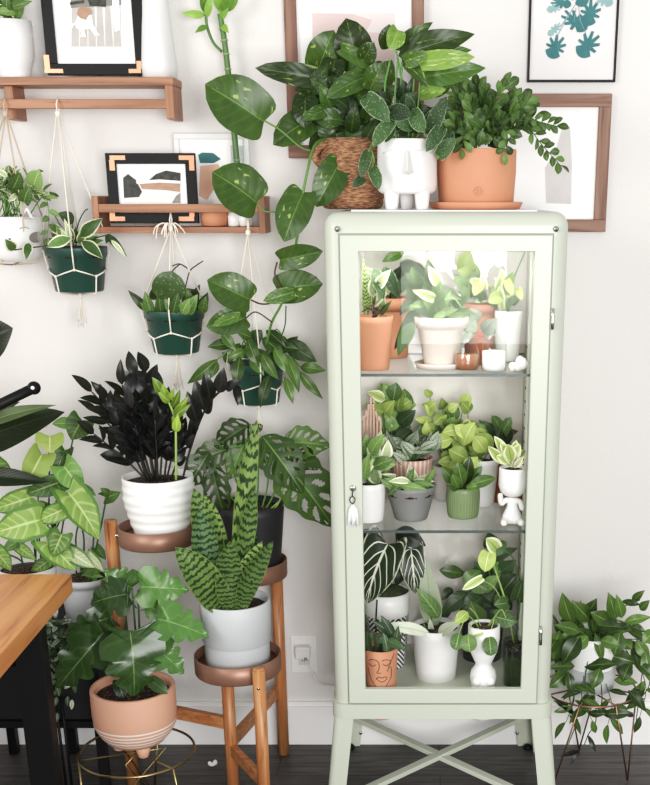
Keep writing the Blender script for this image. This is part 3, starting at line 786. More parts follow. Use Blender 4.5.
# ================================================================ three-tier wooden plant stand
def tray_at(u, v, Y, wpx, lab):
    c = atY(u, v, Y); r = wpx / 2 / scl(c); return c, r
t1, r1 = tray_at(157, 533, .19, 76, 0)
t3, r3 = tray_at(250, 567, .335, 74, 0)
t2, r2 = tray_at(238, 661, .03, 86, 0)
ST = root('plant_stand', (t2.x, .2, 0), 'three-tier wooden plant stand with round bronze trays, left of the cabinet', 'plant stand')
def tray(c, r):
    h = .029
    b = MB(); b.lathe((c.x, c.y, c.z - .006), [(r * .9, -.021), (r - .002, -.020), (r, -.017), (r, h), (r - .003, h + .001), (r - .004, h), (r - .005, .004)], 56)
    # open the inside: floor disc
    t = b.build('tray', M['tray'], ST)
    b = MB(); b.lathe((c.x, c.y, c.z - .002), [(r - .006, 0), (r - .006, .0015), (r * .5, .0016), (.01, .0016)], 48); b.build('tray_floor', M['tray_in'], t)
for c, r in ((t1, r1), (t2, r2), (t3, r3)): tray(c, r)
def post(u, v, Y, zt, r=.0175, zb=0, lean=0):
    q = atY(u, v, Y); pts = [(q.x + lean, Y, zb), (q.x, Y, zt - .004), (q.x, Y, zt)]
    b = MB(); b.tube(pts[:2] , r, 20); b.tube([(q.x, Y, zt - .004), (q.x, Y, zt)], r, 20, r * .88)
    b.build('leg', M['bamboo'], ST, bevel=0); return q
l1 = post(111, 530, .2, atY(111, 522, .18).z)
l3 = post(259.5, 690, t2.y - r2 * .93 - .016, atY(258.5, 670, t2.y - r2 - .02).z, .0165)
l2 = post(229, 710, t2.y + r2 * .35, t2.z - .028, .017)
l4 = post(279.5, 650, .405, t3.z - .027, .0175)
def rail(a, c, w=.03, h=.02):
    b = MB(); b.beam(a, c, h, w); b.build('crossbar', M['bamboo_x'], ST, bevel=.002)
zb_ = atY(200, 722, l2.y).z
rail((l1.x, .2, zb_), (l2.x, l2.y, zb_ - .003), .034, .02)
rail(V((l2.x, l2.y, atY(229, 742, l2.y).z)), V((l4.x - .01, .405, atY(279, 690, .405).z)), .036, .018)
rail(V((l2.x, l2.y, atY(237, 748, l2.y).z)), V((l3.x - .005, l3.y, atY(263, 780, l3.y).z)), .034, .018)
for q, v in ((l3, 686),): 
    b = MB(); z = atY(260, v, l3.y).z; b.tube([(q.x, q.y - .0155, z), (q.x, q.y - .018, z)], .004, 12); b.build('bolt', M['chrome'], ST)
b = MB(); q = atY(119, 538, .17); b.tube([(l1.x, .2, q.z), (t1.x - r1 + .002, t1.y, q.z)], .006, 10); b.build('bolt', M['chrome'], ST)

# ================================================================ wire stands
g0 = atY(137, 751, -.02); gr = 56.5 / scl(g0)
GS = root('wire_plant_stand', (g0.x, g0.y, 0), 'low gold wire stand with a round hoop under the pink striped pot', 'plant stand')
b = MB(); b.tube([g0 + V((gr * cos(2 * pi * i / 64), gr * sin(2 * pi * i / 64), 0)) for i in range(64)], .0035, 8, closed=True); b.build('hoop', M['gold'], GS)
hub = g0 + V((0, 0, -.004))
for k in range(3):
    a0 = radians(200 + 120 * k); P_ = g0 + V((gr * cos(a0), gr * sin(a0), 0)); b = MB()
    e1 = a0 + .32; e2 = a0 - .32; Q1 = V((g0.x + gr * .5 * cos(e1 + 1.6), g0.y + gr * .5 * sin(e1 + 1.6), g0.z - .003)); 
    foot = V((g0.x + gr * 1.02 * cos(a0 + .2), g0.y + gr * 1.02 * sin(a0 + .2), .003))
    b.tube([P_ - V((0, 0, .003)), g0 + V((-.5 * gr * cos(a0), -.5 * gr * sin(a0), -.003)), foot], .0028, 8)
    b.tube([P_, foot], .0028, 8)
    b.build('hairpin_leg', M['gold'], GS)
c0 = atY(590, 688, .30); cr = 46 / scl(c0)
CS = root('wire_plant_stand', (c0.x, c0.y, 0), 'copper wire plant stand right of the cabinet with thin hairpin legs', 'plant stand')
b = MB(); b.tube([c0 + V((cr * cos(2 * pi * i / 64), cr * sin(2 * pi * i / 64), 0)) for i in range(64)], .0028, 8, closed=True); b.build('hoop', M['copperwire'], CS)
for k, a0 in enumerate((-.72, -2.35, 1.6)):
    b = MB(); f_ = V((c0.x + cr * 1.1 * cos(a0), c0.y + .9 * cr * sin(a0), .003))
    for da in (.42, -.42):
        b.tube([c0 + V((cr * cos(a0 + da), cr * sin(a0 + da), 0)), f_], .0026, 8)
    b.tube([c0 + V((cr * cos(a0 + .42), cr * sin(a0 + .42), 0)), c0 + V((-.3 * cr * cos(a0), -.3 * cr * sin(a0), 0)), c0 + V((cr * cos(a0 - .42), cr * sin(a0 - .42), 0))], .0026, 8)
    b.build('hairpin_leg', M['copperwire'], CS)
# ================================================================ leaf colours
LM = {
 'pothos': dict(c1='1c3316', c2='335820', vein='557a3c', vw=.016, side=7, sdepth=.14, var='7fa04c', vs=4, vt=.63, rough=.3),
 'pothos_l': dict(c1='3c6a2c', c2='6c983f', vein='86ad55', vw=.02, side=7, sdepth=.15, var='b4c878', vs=4, vt=.6),
 'satin': dict(c1='233f24', c2='34552f', spk='93a888', edge='86997a', ew=.05, rough=.5),
 'cactus': dict(c1='2c4826', c2='4a6c35', vein='5d8045', vw=.04, rough=.4),
 'hoya_v': dict(c1='2e5229', c2='4f7a3e', edge='d8dcb6', ew=.22, rough=.4),
 'hoya': dict(c1='223f1a', c2='43662c', vein='7c9a58', vw=.022, rough=.3),
 'hoya_dk': dict(c1='20361f', c2='35522c', spk='7f9a70', rough=.35),
 'pale_v': dict(c1='7c9a66', c2='a9bd8c', edge='dfe4c8', ew=.35, rough=.45),
 'raven': dict(c1='0e0d11', c2='201e22', vein='35333a', vw=.03, rough=.28),
 'shoot': dict(c1='557d28', c2='7ba23c', vein='b3d070', vw=.03, rough=.3),
 'snake': dict(c1='557a3a', c2='7d9c58', bands='223d22', edge='6f8a4c', ew=.04, rough=.38),
 'snake_dk': dict(c1='39583a', c2='4c6a44', bands='1d3322', rough=.4),
 'monstera': dict(c1='26461c', c2='43692b', vein='6d9150', vw=.02, side=6.2, sdepth=.15, rough=.32),
 'syngonium': dict(c1='426c2f', c2='6c9246', vein='9ab874', vw=.04, side=6, sw=.1, sdepth=.5, edge='3f6c2c', ew=.2, rough=.42),
 'syng_dk': dict(c1='35602c', c2='558240', vein='8fb068', vw=.03, side=6, sdepth=.3, rough=.42),
 'syng_pale': dict(c1='a5bd84', c2='c2d2a4', vein='dde6c6', vw=.05, side=7, sdepth=.5, edge='4d7a3c', ew=.28, rough=.45),
 'black_leaf': dict(c1='0f1510', c2='1e2a20', vein='303a30', vw=.02, side=14, sdepth=.25, rough=.3),
 'olive': dict(c1='3b4f30', c2='52683f', vein='6c8055', vw=.03, side=16, sdepth=.2, rough=.35),
 'selloum': dict(c1='27491f', c2='3c6a2f', vein='6a9058', vw=.016, side=6, sdepth=.13, rough=.24, spec=.4),
 'lime': dict(c1='82a84a', c2='a6c26c', vein='cfe09c', vw=.03, rough=.45),
 'lime_v': dict(c1='8fb05c', c2='a9c67a', edge='e2e8c0', ew=.35, vein='6f9a48', vw=.06, rough=.45),
 'silver': dict(c1='96a592', c2='b4bfae', vein='58704f', vw=.06, side=6, sdepth=.7, edge='4d6a48', ew=.12, rough=.45),
 'mid': dict(c1='3c6430', c2='62894a', vein='8fae70', vw=.03, side=6, sdepth=.25, rough=.38),
 'dark': dict(c1='1e321f', c2='33502d', vein='4e6c42', vw=.03, side=6, sdepth=.25, rough=.36),
 'alocasia': dict(c1='1c2a1e', c2='2c3f2b', vein='e6ecd6', vw=.035, side=5, sw=.055, sk=1.6, sdepth=1.0, edge='c6d0b4', ew=.04, rough=.35),
 'pale': dict(c1='b4c3a6', c2='d3dcc8', vein='93ab80', vw=.03, rough=.5),
 'pinky': dict(c1='a5b890', c2='8aa574', edge='e3cdbd', ew=.4, rough=.5),
 'calathea': dict(c1='1f3a24', c2='2d4c2c', vein='93a88c', vw=.04, side=9, sw=.1, sdepth=.6, rough=.4),
}
for k, kw in LM.items(): M['lf_' + k] = leafmat('leaf_' + k, **kw)
for k, c in (('green', '57803a'), ('dkgreen', '35502a'), ('brown', '4a3326'), ('lt', '93b060'), ('blackish', '2a2620'), ('cream', 'c8cfa8')):
    M['st_' + k] = plain('stem_' + k, c, .5, var=.12, scale=30)

def bush(p, m, n, u, v, ru, rv, L, w, shape='ovate', base=None, st='st_green', dy=.04, sr=.0012, arch=.15, spread=1.0, stems=True, droop=.3):
    """n leaves in a loose crown seen around (u, v); stalks run down to base"""
    bu, bv = base if base else (u, v + rv)
    for i in range(n):
        a = RU(0, 2 * pi); q = sqrt(R()); x = u + ru * q * cos(a); y = v + rv * q * sin(a); yy = RU(-dy, dy)
        ang = atan2(y - bv, x - bu) + RU(-.8, .8) * spread
        l = L * RU(.75, 1.2); du, dv = cos(ang) * l, sin(ang) * l + l * droop * RU(0, 1.5)
        nn = sqrt(du * du + dv * dv); du *= l / nn; dv *= l / nn
        B = p.P(x - du / 2, y - dv / 2, yy); T = p.P(x + du / 2, y + dv / 2, yy - .03 * RU(0, 1))
        leaf(p.F(m), B, T, w * RU(.8, 1.15) / scl(B), shape, None, arch, .2, 0, None, 3, 8)
        if stems:
            c0_ = p.P(bu + RU(-3, 3), bv, RU(-.01, .01)); p.S(st).tube(smooth_path([c0_, c0_.lerp(B, .6) + V((0, 0, .008)), B], 4), sr, 5)

def mkpot(name, label, u, vb, vt, wb, wt, surf, mat, Y=None, th=.004, band=0, lip=0, soilm='soil', soil=True, cat='potted plant', group=None, curve=0, wob=None, soild=.012, potlabel=None):
    """pot standing on surface height surf; its front foot shows at vb, rim front at vt"""
    if Y is None: c, rb = rest(surf, u, vb, wb)
    else:
        q = atY(u, (vb + vt) / 2, Y); c = V((q.x, Y, surf)); rb = wb / 2 / scl((q.x, Y, surf))
    rt_ = wt / 2 / scl((c.x, c.y, c.z + .1)); h = height(c, rt_, u, vt)
    p = Plant(name, c + V((0, 0, .0005)), label, cat, group)
    p.pot(cup(rb, rt_, h, th, lip, 0, band, curve), mat if not isinstance(mat, str) else M[mat], wob, 40 if wob is None else 144, label=potlabel)
    p.rt, p.rb, p.h = rt_, rb, h
    if soil: p.soil(rt_ - th * 1.1, h - soild, soilm)
    return p

# ================================================================ on top of the cabinet
# rope basket pothos
c = V((atY(352, 175, .27).x, .27, ZTM)); rr = 30 / scl(c)
p = Plant('potted_pothos', c, 'big glossy pothos in a brown rope basket on the cabinet, long vine trailing left')
zr = atY(352, 138, .27 - rr).z - c.z
pr = []
for i in range(45):
    t = i / 44; r0 = rr * (.86 + .24 * sin(pi * min(1, t * .9 + .1)) ** 1)
    pr.append((r0 + .0035 * abs(sin(t * pi * 8)), .002 + (zr - .002) * t))
pr += [(rr * .95, zr + .002), (rr * .9, zr - .02), (rr * .7, zr * .5)]
def ropemat():
    t = NT('jute_rope'); tc = t.n('ShaderNodeTexCoord').outputs['Object']; mp = t.n('ShaderNodeMapping'); t.t.links.new(tc, mp.inputs[0]); mp.inputs['Scale'].default_value = (.6, .6, 3.2)
    n = t.noise(120, 4, mp.outputs[0]); t.bump(n, .8, .004); return t.fin(t.mix(t.ramp(n, .35, .7), '6e4a35', 'b58a68'), .9)
M['rope'] = ropemat()
p.pot([(rr * .5, 0), (rr * .84, 0)] + pr, M['rope'], name='rope_basket'); p.soil(rr * .92, zr - .012)
b = MB(); b.tube(smooth_path([p.P(331, 141, -.03), p.P(321, 146, -.03), p.P(315, 156, -.02), p.P(321, 165, -.03), p.P(330, 168, -.05)], 6), .009, 10)
b.build('basket_handle', M['rope'], p.r)
p.L('pothos', '358 66 346 18 38 .03;318 70 334 30 34 .04;331 81 255 68 22 -.02;371 75 326 98 22 -.05;341 49 382 72 16 -.04;314 118 273 145 32 -.03;306 97 304 128 26 -.05;'
    '305 98 342 110 16 0;316 128 343 112 26 -.03;316 150 327 122 18 -.01;345 84 372 96 24 .0;335 60 331 84 24 .0;372 62 366 100 26 .03;352 100 333 120 22 0;330 112 352 132 22 .0;'
    '300 112 322 92 22 .03;362 108 344 130 22 .0;378 88 392 60 22 .04;385 90 374 118 22 .03;348 70 378 84 22 0', 'heart', jit=.01, nt=12)
p.L('pothos', '350 70 368 50 24 .05;325 100 350 88 24 .04;340 92 358 120 22 .03;318 88 334 108 22 .04', 'ovate')
bush(p, 'pothos', 26, 340, 100, 36, 32, 30, 17, 'ovate', base=(350, 140), dy=.05, droop=.4); bush(p, 'dark', 14, 345, 118, 34, 20, 28, 16, 'ovate', base=(350, 140), dy=.05)
for q in ('345 138 340 100 331 81', '350 138 352 100 358 66', '348 138 330 100 318 70', '352 138 362 100 371 75', '346 138 325 125 314 118', '350 138 348 118 345 84', '355 138 370 110 378 88', '358 138 365 115 362 104'):
    q = [float(x) for x in q.split()]; p.T('st_green', [(q[0], q[1], 0), (q[2], q[3], 0), (q[4], q[5], -.01)], .0026)
# trailing vine
p.T('st_green', [(330, 138, -.02), (318, 142, -.06), (312, 152, -.09), (308, 168, -.11), (304, 188, -.11), (300, 215, -.1), (297, 238, -.1), (293, 262, -.09), (289, 282, -.08), (281, 305, -.07), (272, 322, -.05), (266, 345, -.02)], .0036)
p.T('st_green', [(263, 120, -.11), (280, 130, -.11), (300, 147, -.1), (311, 151, -.09)], .0024)
p.T('st_green', [(257, 203, -.11), (264, 211, -.11), (276, 212, -.11), (300, 213, -.1)], .0024)
p.T('st_brown', [(251, 300, -.1), (262, 304, -.09), (275, 301, -.09), (290, 285, -.08)], .0024)
p.T('st_brown', [(246, 318, -.1), (256, 312, -.1), (272, 322, -.08)], .002); p.T('st_brown', [(277, 262, -.1), (275, 276, -.1), (284, 292, -.1)], .0024)
p.T('st_dkgreen', [(286, 306, -.09), (285, 325, -.08), (280, 340, -.05)], .0018)
p.L('pothos', '264 122 205 84 54 -.1;257 203 212 172 50 -.11;304 192 284 242 37 -.11;340 162 316 207 32 -.07;280 260 323 251 24 -.1;277 290 323 284 33 -.09;250 300 207 280 36 -.1;246 318 206 327 26 -.1', 'heart', jit=.002, nt=14, nu=6, ruf=.015, arch=.08, rn=.62)
p.L('pothos_l', '294 292 263 301 15 -.12;240 316 212 326 12 -.125', 'heart', jit=.002, arch=.08)
p.done()

# face planter
c = V((atY(407, 190, .13).x, .14, ZTM)); rf = 30 / scl(c + V((0, 0, .1)))
p = Plant('potted_satin_pothos', c, 'speckled and broad-leaved pothos in a white pot with a moulded nose and stub legs')
zb0 = atY(407, 194, .13 - rf).z - c.z; zt0 = atY(407, 138, .13 - rf).z - c.z
cp = [(rf * .5, zb0), (rf * .85, zb0 + .001), (rf * .97, zb0 + .008), (rf, zb0 + .02), (rf * .99, zt0 * .7), (rf * .97, zt0 - .004), (rf * .96, zt0), (rf * .9, zt0), (rf * .88, zt0 - .03), (rf * .5, zt0 - .05)]
p.pot(cp, M['matt_white'], name='face_pot'); p.soil(rf * .87, zt0 - .008)
for dx, dy in ((-.036, -.036), (.036, -.036), (0, .04)):
    b = MB(); b.lathe(c + V((dx, dy, 0)), [(.012, 0), (.0145, .002), (.019, zb0 + .004), (.012, zb0 + .008)], 24); b.build('leg', M['matt_white'], p.r)
def onfront(u, v, rad, off=0.0):
    """point on the front of a round pot of centre c"""
    q = atY(u, v, c.y - rad); x = q.x - c.x; x = max(-rad * .95, min(rad * .95, x)); return V((q.x, c.y - sqrt(rad * rad - x * x) - off, q.z))
t_, bl, br, bm_ = onfront(407, 150, rf, -.002), onfront(400.5, 173, rf, -.002), onfront(414.5, 173, rf, -.002), onfront(407.5, 171, rf, .026)
tl, tr_ = onfront(404.5, 150, rf, -.001), onfront(410, 150, rf, -.001); tm = onfront(407, 152, rf, .007); bb = onfront(407.5, 176, rf, -.002)
b = MB(); b.add([tl, tr_, tm, bl, br, bm_, bb], [(0, 2, 5, 3), (2, 1, 4, 5), (3, 5, 6), (5, 4, 6), (0, 1, 2)]); b.build('nose', M['matt_white'], p.r, bevel=.002)
for a0, a1 in ((383, 402), (412, 431)):
    b = MB(); b.tube([onfront(a0 + (a1 - a0) * i / 8, 153 - 3.5 * sin(pi * i / 8) + (0), rf, -.0006) for i in range(9)], .0016, 6); b.build('brow', M['matt_white'], p.r)
p.L('pothos', '398 56 475 34 27 .02;420 78 486 68 24 .02;416 60 472 50 18 .03;396 50 433 22 16 .04;402 60 428 88 14 -.02', 'ovate', nt=12)
p.L('pothos', '390 48 389 24 22 .03;370 90 384 62 24 .04;364 60 374 42 20 .06;432 92 452 86 16 .02', 'heart')
p.L('pothos_l', '398 30 389 50 20 -.01;414 62 475 57 19 -.01;404 62 426 54 16 -.02;420 95 446 90 16 0', 'heart', nt=12)
p.L('satin', '366 98 390 122 20 -.05;392 122 373 148 16 -.06;415 118 412 108 12 -.05;414 112 425 133 17 -.06;430 134 447 96 16 -.06;428 124 444 106 18 -.04;442 128 426 152 15 -.07;392 112 412 114 17 -.06;'
    '381 125 384 132 14 -.03;439 156 456 138 15 -.06;448 132 443 152 15 -.05;368 152 361 178 12 -.08;372 168 379 190 13 -.08;364 178 352 187 10 -.08;384 138 396 126 12 -.05', 'heart', jit=.003)
bush(p, 'dark', 16, 405, 104, 28, 26, 26, 13, 'ovate', base=(408, 138), dy=.03, droop=.4); bush(p, 'satin', 12, 414, 118, 34, 16, 20, 11, 'heart', base=(410, 138), dy=.05, droop=.6)
for q in ('395 138 380 110 366 98', '400 138 395 100 398 58', '408 138 412 100 416 62', '404 138 404 95 396 50', '412 138 418 104 420 78', '398 138 388 120 392 112', '416 138 424 130 430 134', '394 138 376 140 368 152', '372 152 374 160 372 168', '420 138 434 140 439 156', '398 138 385 95 390 60', '402 138 400 110 402 62'):
    q = [float(x) for x in q.split()]; p.T('st_green', [(q[0], q[1], -.02), (q[2], q[3], -.02), (q[4], q[5], -.03)], .0026)
p.done()

# terracotta pot + saucer
c = V((atY(476, 205, .19).x, .19, ZTM)); rs = 46.5 / scl(c)
simple('plant_saucer', c, [(rs * .8, 0), (rs * .94, .001), (rs, .014), (rs * 1.0, .017), (rs * .96, .017), (rs * .93, .008), (rs * .5, .006)], 'terracotta', 'terracotta saucer under the large terracotta pot on the cabinet', 'saucer')
c = c + V((0, 0, .0065)); rp = 39.5 / scl(c + V((0, 0, .08)))
zt0 = atY(478, 148, .19 - rp).z - c.z
p = Plant('potted_holiday_cactus', c, 'bushy small-leaved cactus in the large terracotta pot, right end of the cabinet top')
p.pot([(rp * .6, 0), (rp * .93, 0), (rp * .95, .003), (rp, zt0 * .6), (rp * 1.0, zt0 - .003), (rp * .99, zt0), (rp * .94, zt0), (rp * .92, zt0 - .03), (rp * .5, zt0 * .5)], M['terracotta']); p.soil(rp * .92, zt0 - .008)
b = MB(); q = onfront(478, 191, rp, .0002); b.tube([q + V((.009 * cos(a), 0.0, .009 * sin(a))) for a in [2 * pi * i / 20 for i in range(20)]], .0009, 5, closed=True)
b.tube([q + V((-.003, 0, .004)), q + V((.002, 0, .001)), q + V((-.001, 0, -.004))], .0008, 5); b.build('stamped_mark', M['terracotta'], p.r)
random.seed(5)
for tu, tv, dd in ((450, 105, .03), (458, 98, .0), (466, 92, .02), (470, 104, -.03), (478, 88, .02), (484, 100, -.02), (486, 96, .05), (492, 108, -.05), (498, 112, -.03), (507, 86, .0), (506, 104, .04), (512, 100, 0), (520, 98, .03), (528, 110, 0), (534, 118, -.02), (526, 104, -.04), (444, 120, -.02), (455, 125, -.06), (500, 120, -.07), (516, 112, -.05)):
    mu = 478 + (tu - 478) * .6; mv = min(tv + 14, 138)
    p.sprig('st_dkgreen', 'cactus', [(478 + (tu - 478) * .35, 145, dd * .3), (mu, mv - 2, dd * .7), (tu, tv, dd)], 10, .036, .020, 'obov', .6, .0015, .3, fold=.25)
for pts, n in (([(500, 142, -.04), (520, 118, -.07), (540, 122, -.08), (556, 126, -.08)], 11), ([(505, 142, -.04), (526, 128, -.08), (542, 145, -.09), (560, 165, -.09)], 14), ([(495, 145, -.05), (500, 128, -.1), (508, 138, -.1), (505, 152, -.1)], 8), ([(470, 145, -.05), (466, 132, -.1), (462, 148, -.1)], 6), ([(452, 145, -.05), (446, 136, -.09), (441, 146, -.1)], 6)):
    p.sprig('st_dkgreen', 'cactus', pts, n + 3, .029, .017, 'obov', .7, .0015, .2)
bush(p, 'cactus', 34, 478, 132, 38, 14, 17, 10, 'obov', base=(478, 148), dy=.07, stems=False, droop=.5)
p.T('st_brown', [(500, 130, 0), (508, 105, 0), (511, 95, 0), (506, 86, 0)], .0018)
p.done()

# ================================================================ hanging planters
def hanger(label, au, av, aY, c, rt_, rb_, h, mat='cord', tassel=True, tl=.09, group=None, a0=.0, crown=True):
    A = atY(au, av, aY)
    r = root('macrame_hanger', A, label, 'plant hanger', group)
    cords = MB(); k = .0020; g = .0035
    zA, zB = c.z + h * .52, c.z + h * .36
    def rad(z): return rb_ + (rt_ - rb_) * max(0, min(1, (z - c.z) / h)) + g
    kA = []; kB = []
    for i in range(4):
        a = a0 + pi / 2 * i + .15; ra = rad(c.z + h) + .004
        P0 = V((c.x + ra * cos(a), c.y + ra * sin(a), c.z + h + .002)); P1 = V((c.x + rad(zA) * cos(a), c.y + rad(zA) * sin(a), zA))
        cords.tube([A + V((RU(-.002, .002), 0, 0)), A.lerp(P0, .5) + V((0, 0, -.003)), P0], k, 6)
        cords.tube([P0, P1], k, 6); kA.append((a, P1))
    for i in range(4):
        a = a0 + pi / 2 * i + .15 + pi / 4; P2 = V((c.x + rad(zB) * cos(a), c.y + rad(zB) * sin(a), zB)); kB.append(P2)
        for j in (i, (i + 1) % 4):
            aj, Pj = kA[j]; am = (a + (aj if abs(aj - a) < 2 else aj + 2 * pi)) / 2; zm = (zA + zB) / 2
            cords.tube([Pj, V((c.x + rad(zm) * cos(am), c.y + rad(zm) * sin(am), zm)), P2], k, 6)
        P3 = V((c.x + rad(c.z) * cos(a), c.y + rad(c.z) * sin(a), c.z + .001)); P4 = V((c.x, c.y, c.z - .008))
        cords.tube([P2, P3, P3 + V((0, 0, -.004)), P4], k, 6)
    cords.build('cords', M[mat], r)
    b = MB()
    for a, P1 in kA: b.blob(P1, .0036, .0036, .0042, seg=8, rg=6)
    for P2 in kB: b.blob(P2, .0036, .0036, .0042, seg=8, rg=6)
    b.build('knots', M[mat], r)
    b = MB(); b.blob(A + V((0, 0, -.004)), .007, .006, .009, seg=10, rg=7)
    if crown:
        for i in range(9):
            s_ = RU(-1, 1); b.tube(smooth_path([A, A + V((s_ * .016, -.010, .010)), A + V((s_ * .036, -.014, .004 - .012 * R())), A + V((s_ * .044, -.014, -.012 - .022 * R()))], 4), .0016, 5)
    b.tube([A + V((.0, -.003, 0)), V((A.x, A.y - .004, A.z + .018)), V((A.x, A.y + .012, A.z + .034)), V((A.x, A.y + .024, A.z + .018)), V((A.x, A.y + .012, A.z + .0))], .002, 6)
    b.build('top_knot', M[mat], r)
    if tassel:
        b = MB(); b.blob((c.x, c.y, c.z - .012), .006, .006, .008, seg=10, rg=7)
        for i in range(14):
            s_, t2_ = RU(-1, 1), RU(-1, 1); z = c.z - .014
            b.tube(smooth_path([V((c.x, c.y, z)), V((c.x + s_ * .006, c.y + t2_ * .006, z - tl * .5)), V((c.x + s_ * .014, c.y + t2_ * .01, z - tl * RU(.8, 1.1)))], 4), .0013, 5)
        b.build('tassel', M[mat], r)
    return r
def hpot(name, label, u, vt, vb, wt, wb, Y, mat='nursery', band=True):
    q = atY(u, vt, Y); rt_ = wt / 2 / scl(q); rb_ = wb / 2 / scl(q); z1 = atY(u, vt, Y - rt_).z; z0 = atY(u, vb, Y - rb_).z; h = z1 - z0
    c = V((q.x, Y, z0)); p = Plant(name, c, label)
    prof_ = [(rb_ * .5, 0), (rb_ * .95, 0), (rb_, .003)]
    if band: prof_ += [(rb_ + (rt_ - rb_) * .8 - .001, h * .8), (rt_ - .001, h * .815), (rt_, h - .003), (rt_, h), (rt_ - .003, h), (rt_ - .006, h - .02), (rb_ * .6, h * .5)]
    p.pot(prof_, M[mat] if isinstance(mat, str) else mat); p.soil(rt_ - .005, h - .014); p.rt, p.rb, p.h = rt_, rb_, h
    return p
random.seed(21)
# pot 1
p = hpot('hanging_hoya', 'cream-edged hoya in a green plastic pot, hanging from the upper shelf rail', 76, 248, 293, 61, 48, .375)
p.L('hoya_v', '80 237 103 218 14 -.07;82 241 103 259 13 -.09;71 238 46 247 12 -.09', 'lance', jit=.004, nt=10)
p.L('hoya_v', '68 244 56 226 9 -.05;72 243 66 222 10 -.03;78 243 86 226 9 -.04;62 245 50 232 9 -.04;76 244 76 226 9 .0;84 244 98 236 9 -.02;66 240 52 222 8 .0;74 238 60 234 9 -.05;60 244 48 238 8 -.02;88 246 104 240 9 .0', 'lance')
p.L('dark', '74 222 58 213 13 -.02;108 235 127 257 8 -.06;110 234 106 244 6 -.06', 'ovate'); p.L('pale_v', '68 244 60 228 6 -.06;70 244 64 218 6 -.05;66 236 50 230 7 -.07;111 240 126 257 5 -.065', 'lance')
p.L('hoya_v', '29 243 26 260 10 -.12;15 250 5 239 11 -.12', 'ovate', jit=.002)
p.T('st_brown', [(72, 244, 0), (58, 243, -.08), (44, 246, -.12), (28, 248, -.12), (14, 250, -.12)], .0018)
for q in ([(76, 246), (78, 225), (84, 212), (88, 209)], [(72, 246), (60, 225), (52, 210)], [(74, 246), (72, 232), (73, 221)], [(84, 246, 0), (96, 238, -.05), (108, 235, -.06)]): p.T('st_dkgreen', q, .0016)
hanger('white cord hanger on the upper shelf rail around the cream-edged hoya pot', 57.5, 112, .352, p.c, p.rt, p.rb, p.h, a0=-pi / 2 + .0, tl=.075, crown=False)
p.done()
# pot 2
p = hpot('hanging_hoya', 'hoya with one big round dark leaf, green pot hung from the lower ledge', 174, 312, 355, 60, 45, .375)
p.L('hoya_dk', '166 301 172 271 33 -.07', 'round', jit=.001, nt=14, nu=6)
p.L('hoya_dk', '150 312 128 290 9 -.03;190 314 200 284 12 .02;182 300 196 290 14 .04;152 300 160 280 12 .05;196 314 208 292 12 0', 'ovate')
p.L('mid', '152 314 145 291 11 -.05;160 314 158 292 11 -.05;172 315 178 292 11 -.08;176 315 164 298 12 -.06;188 315 198 294 12 -.05;194 314 186 288 11 -.02;202 313 206 296 10 -.03;150 314 140 302 9 -.04;182 314 190 298 12 -.08', 'ovate')
for q in ([(168, 312), (166, 290, .02), (172, 272, .0), (180, 264, 0)], [(180, 312), (186, 285), (190, 271), (197, 265), (203, 261)], [(172, 266), (180, 264), (190, 270)]): p.T('st_blackish', q, .0018)
hanger('white cord hanger knotted on the ledge rail around the round-leaved hoya pot', 170.5, 227, .352, p.c, p.rt, p.rb, p.h, a0=-pi / 2 - .1, tl=.08)
p.done()
# pot 3
p = hpot('hanging_hoya', 'long-leaved hoya spilling over a green pot, hung from the ledge right end', 257, 366, 406, 54, 42, .375)
p.L('hoya', '218 359 187 384 12 -.04;218 362 210 379 9 -.05;240 356 236 388 13 -.09;270 374 260 408 12 -.1;235 344 207 347 12 -.02;222 332 237 351 11 -.05;248 340 258 366 14 -.07;300 367 326 371 12 -.05;'
    '299 371 323 399 10 -.08;285 377 293 404 10 -.08;285 353 299 393 13 -.08;262 338 284 356 15 -.05;254 348 275 374 13 -.08;266 330 286 348 12 -.04;250 358 264 376 12 -.06;240 343 228 363 11 -.05;274 348 291 376 12 -.07;'
    '262 354 279 380 12 -.09;246 350 228 358 11 -.05;268 345 300 350 14 -.03;252 338 236 332 12 .0;280 360 300 374 11 -.04;232 362 222 352 10 .0;286 350 298 336 12 .02', 'lance', jit=.006, nt=10)
p.L('dark', '284 342 317 362 19 -.02;262 330 246 348 14 .02;276 336 290 352 14 .03;250 348 262 330 14 .03;240 356 256 344 14 .02;270 360 286 346 14 .03', 'lance')
for q in ('258 366 240 345 218 359', '258 366 246 340 240 352', '262 366 268 350 270 374', '256 366 240 335 222 332', '260 366 280 345 300 367', '262 366 275 340 285 353', '258 366 252 345 248 340', '264 366 275 330 286 342'):
    q = [float(x) for x in q.split()]; p.T('st_green', [(q[0], q[1], 0), (q[2], q[3], -.03), (q[4], q[5], -.05)], .0018)
hanger('white cord hanger on the ledge right end around the long-leaved hoya pot', 248, 231, .352, p.c, p.rt, p.rb, p.h, a0=-pi / 2 + .1, tl=.07, crown=False)
p.done()
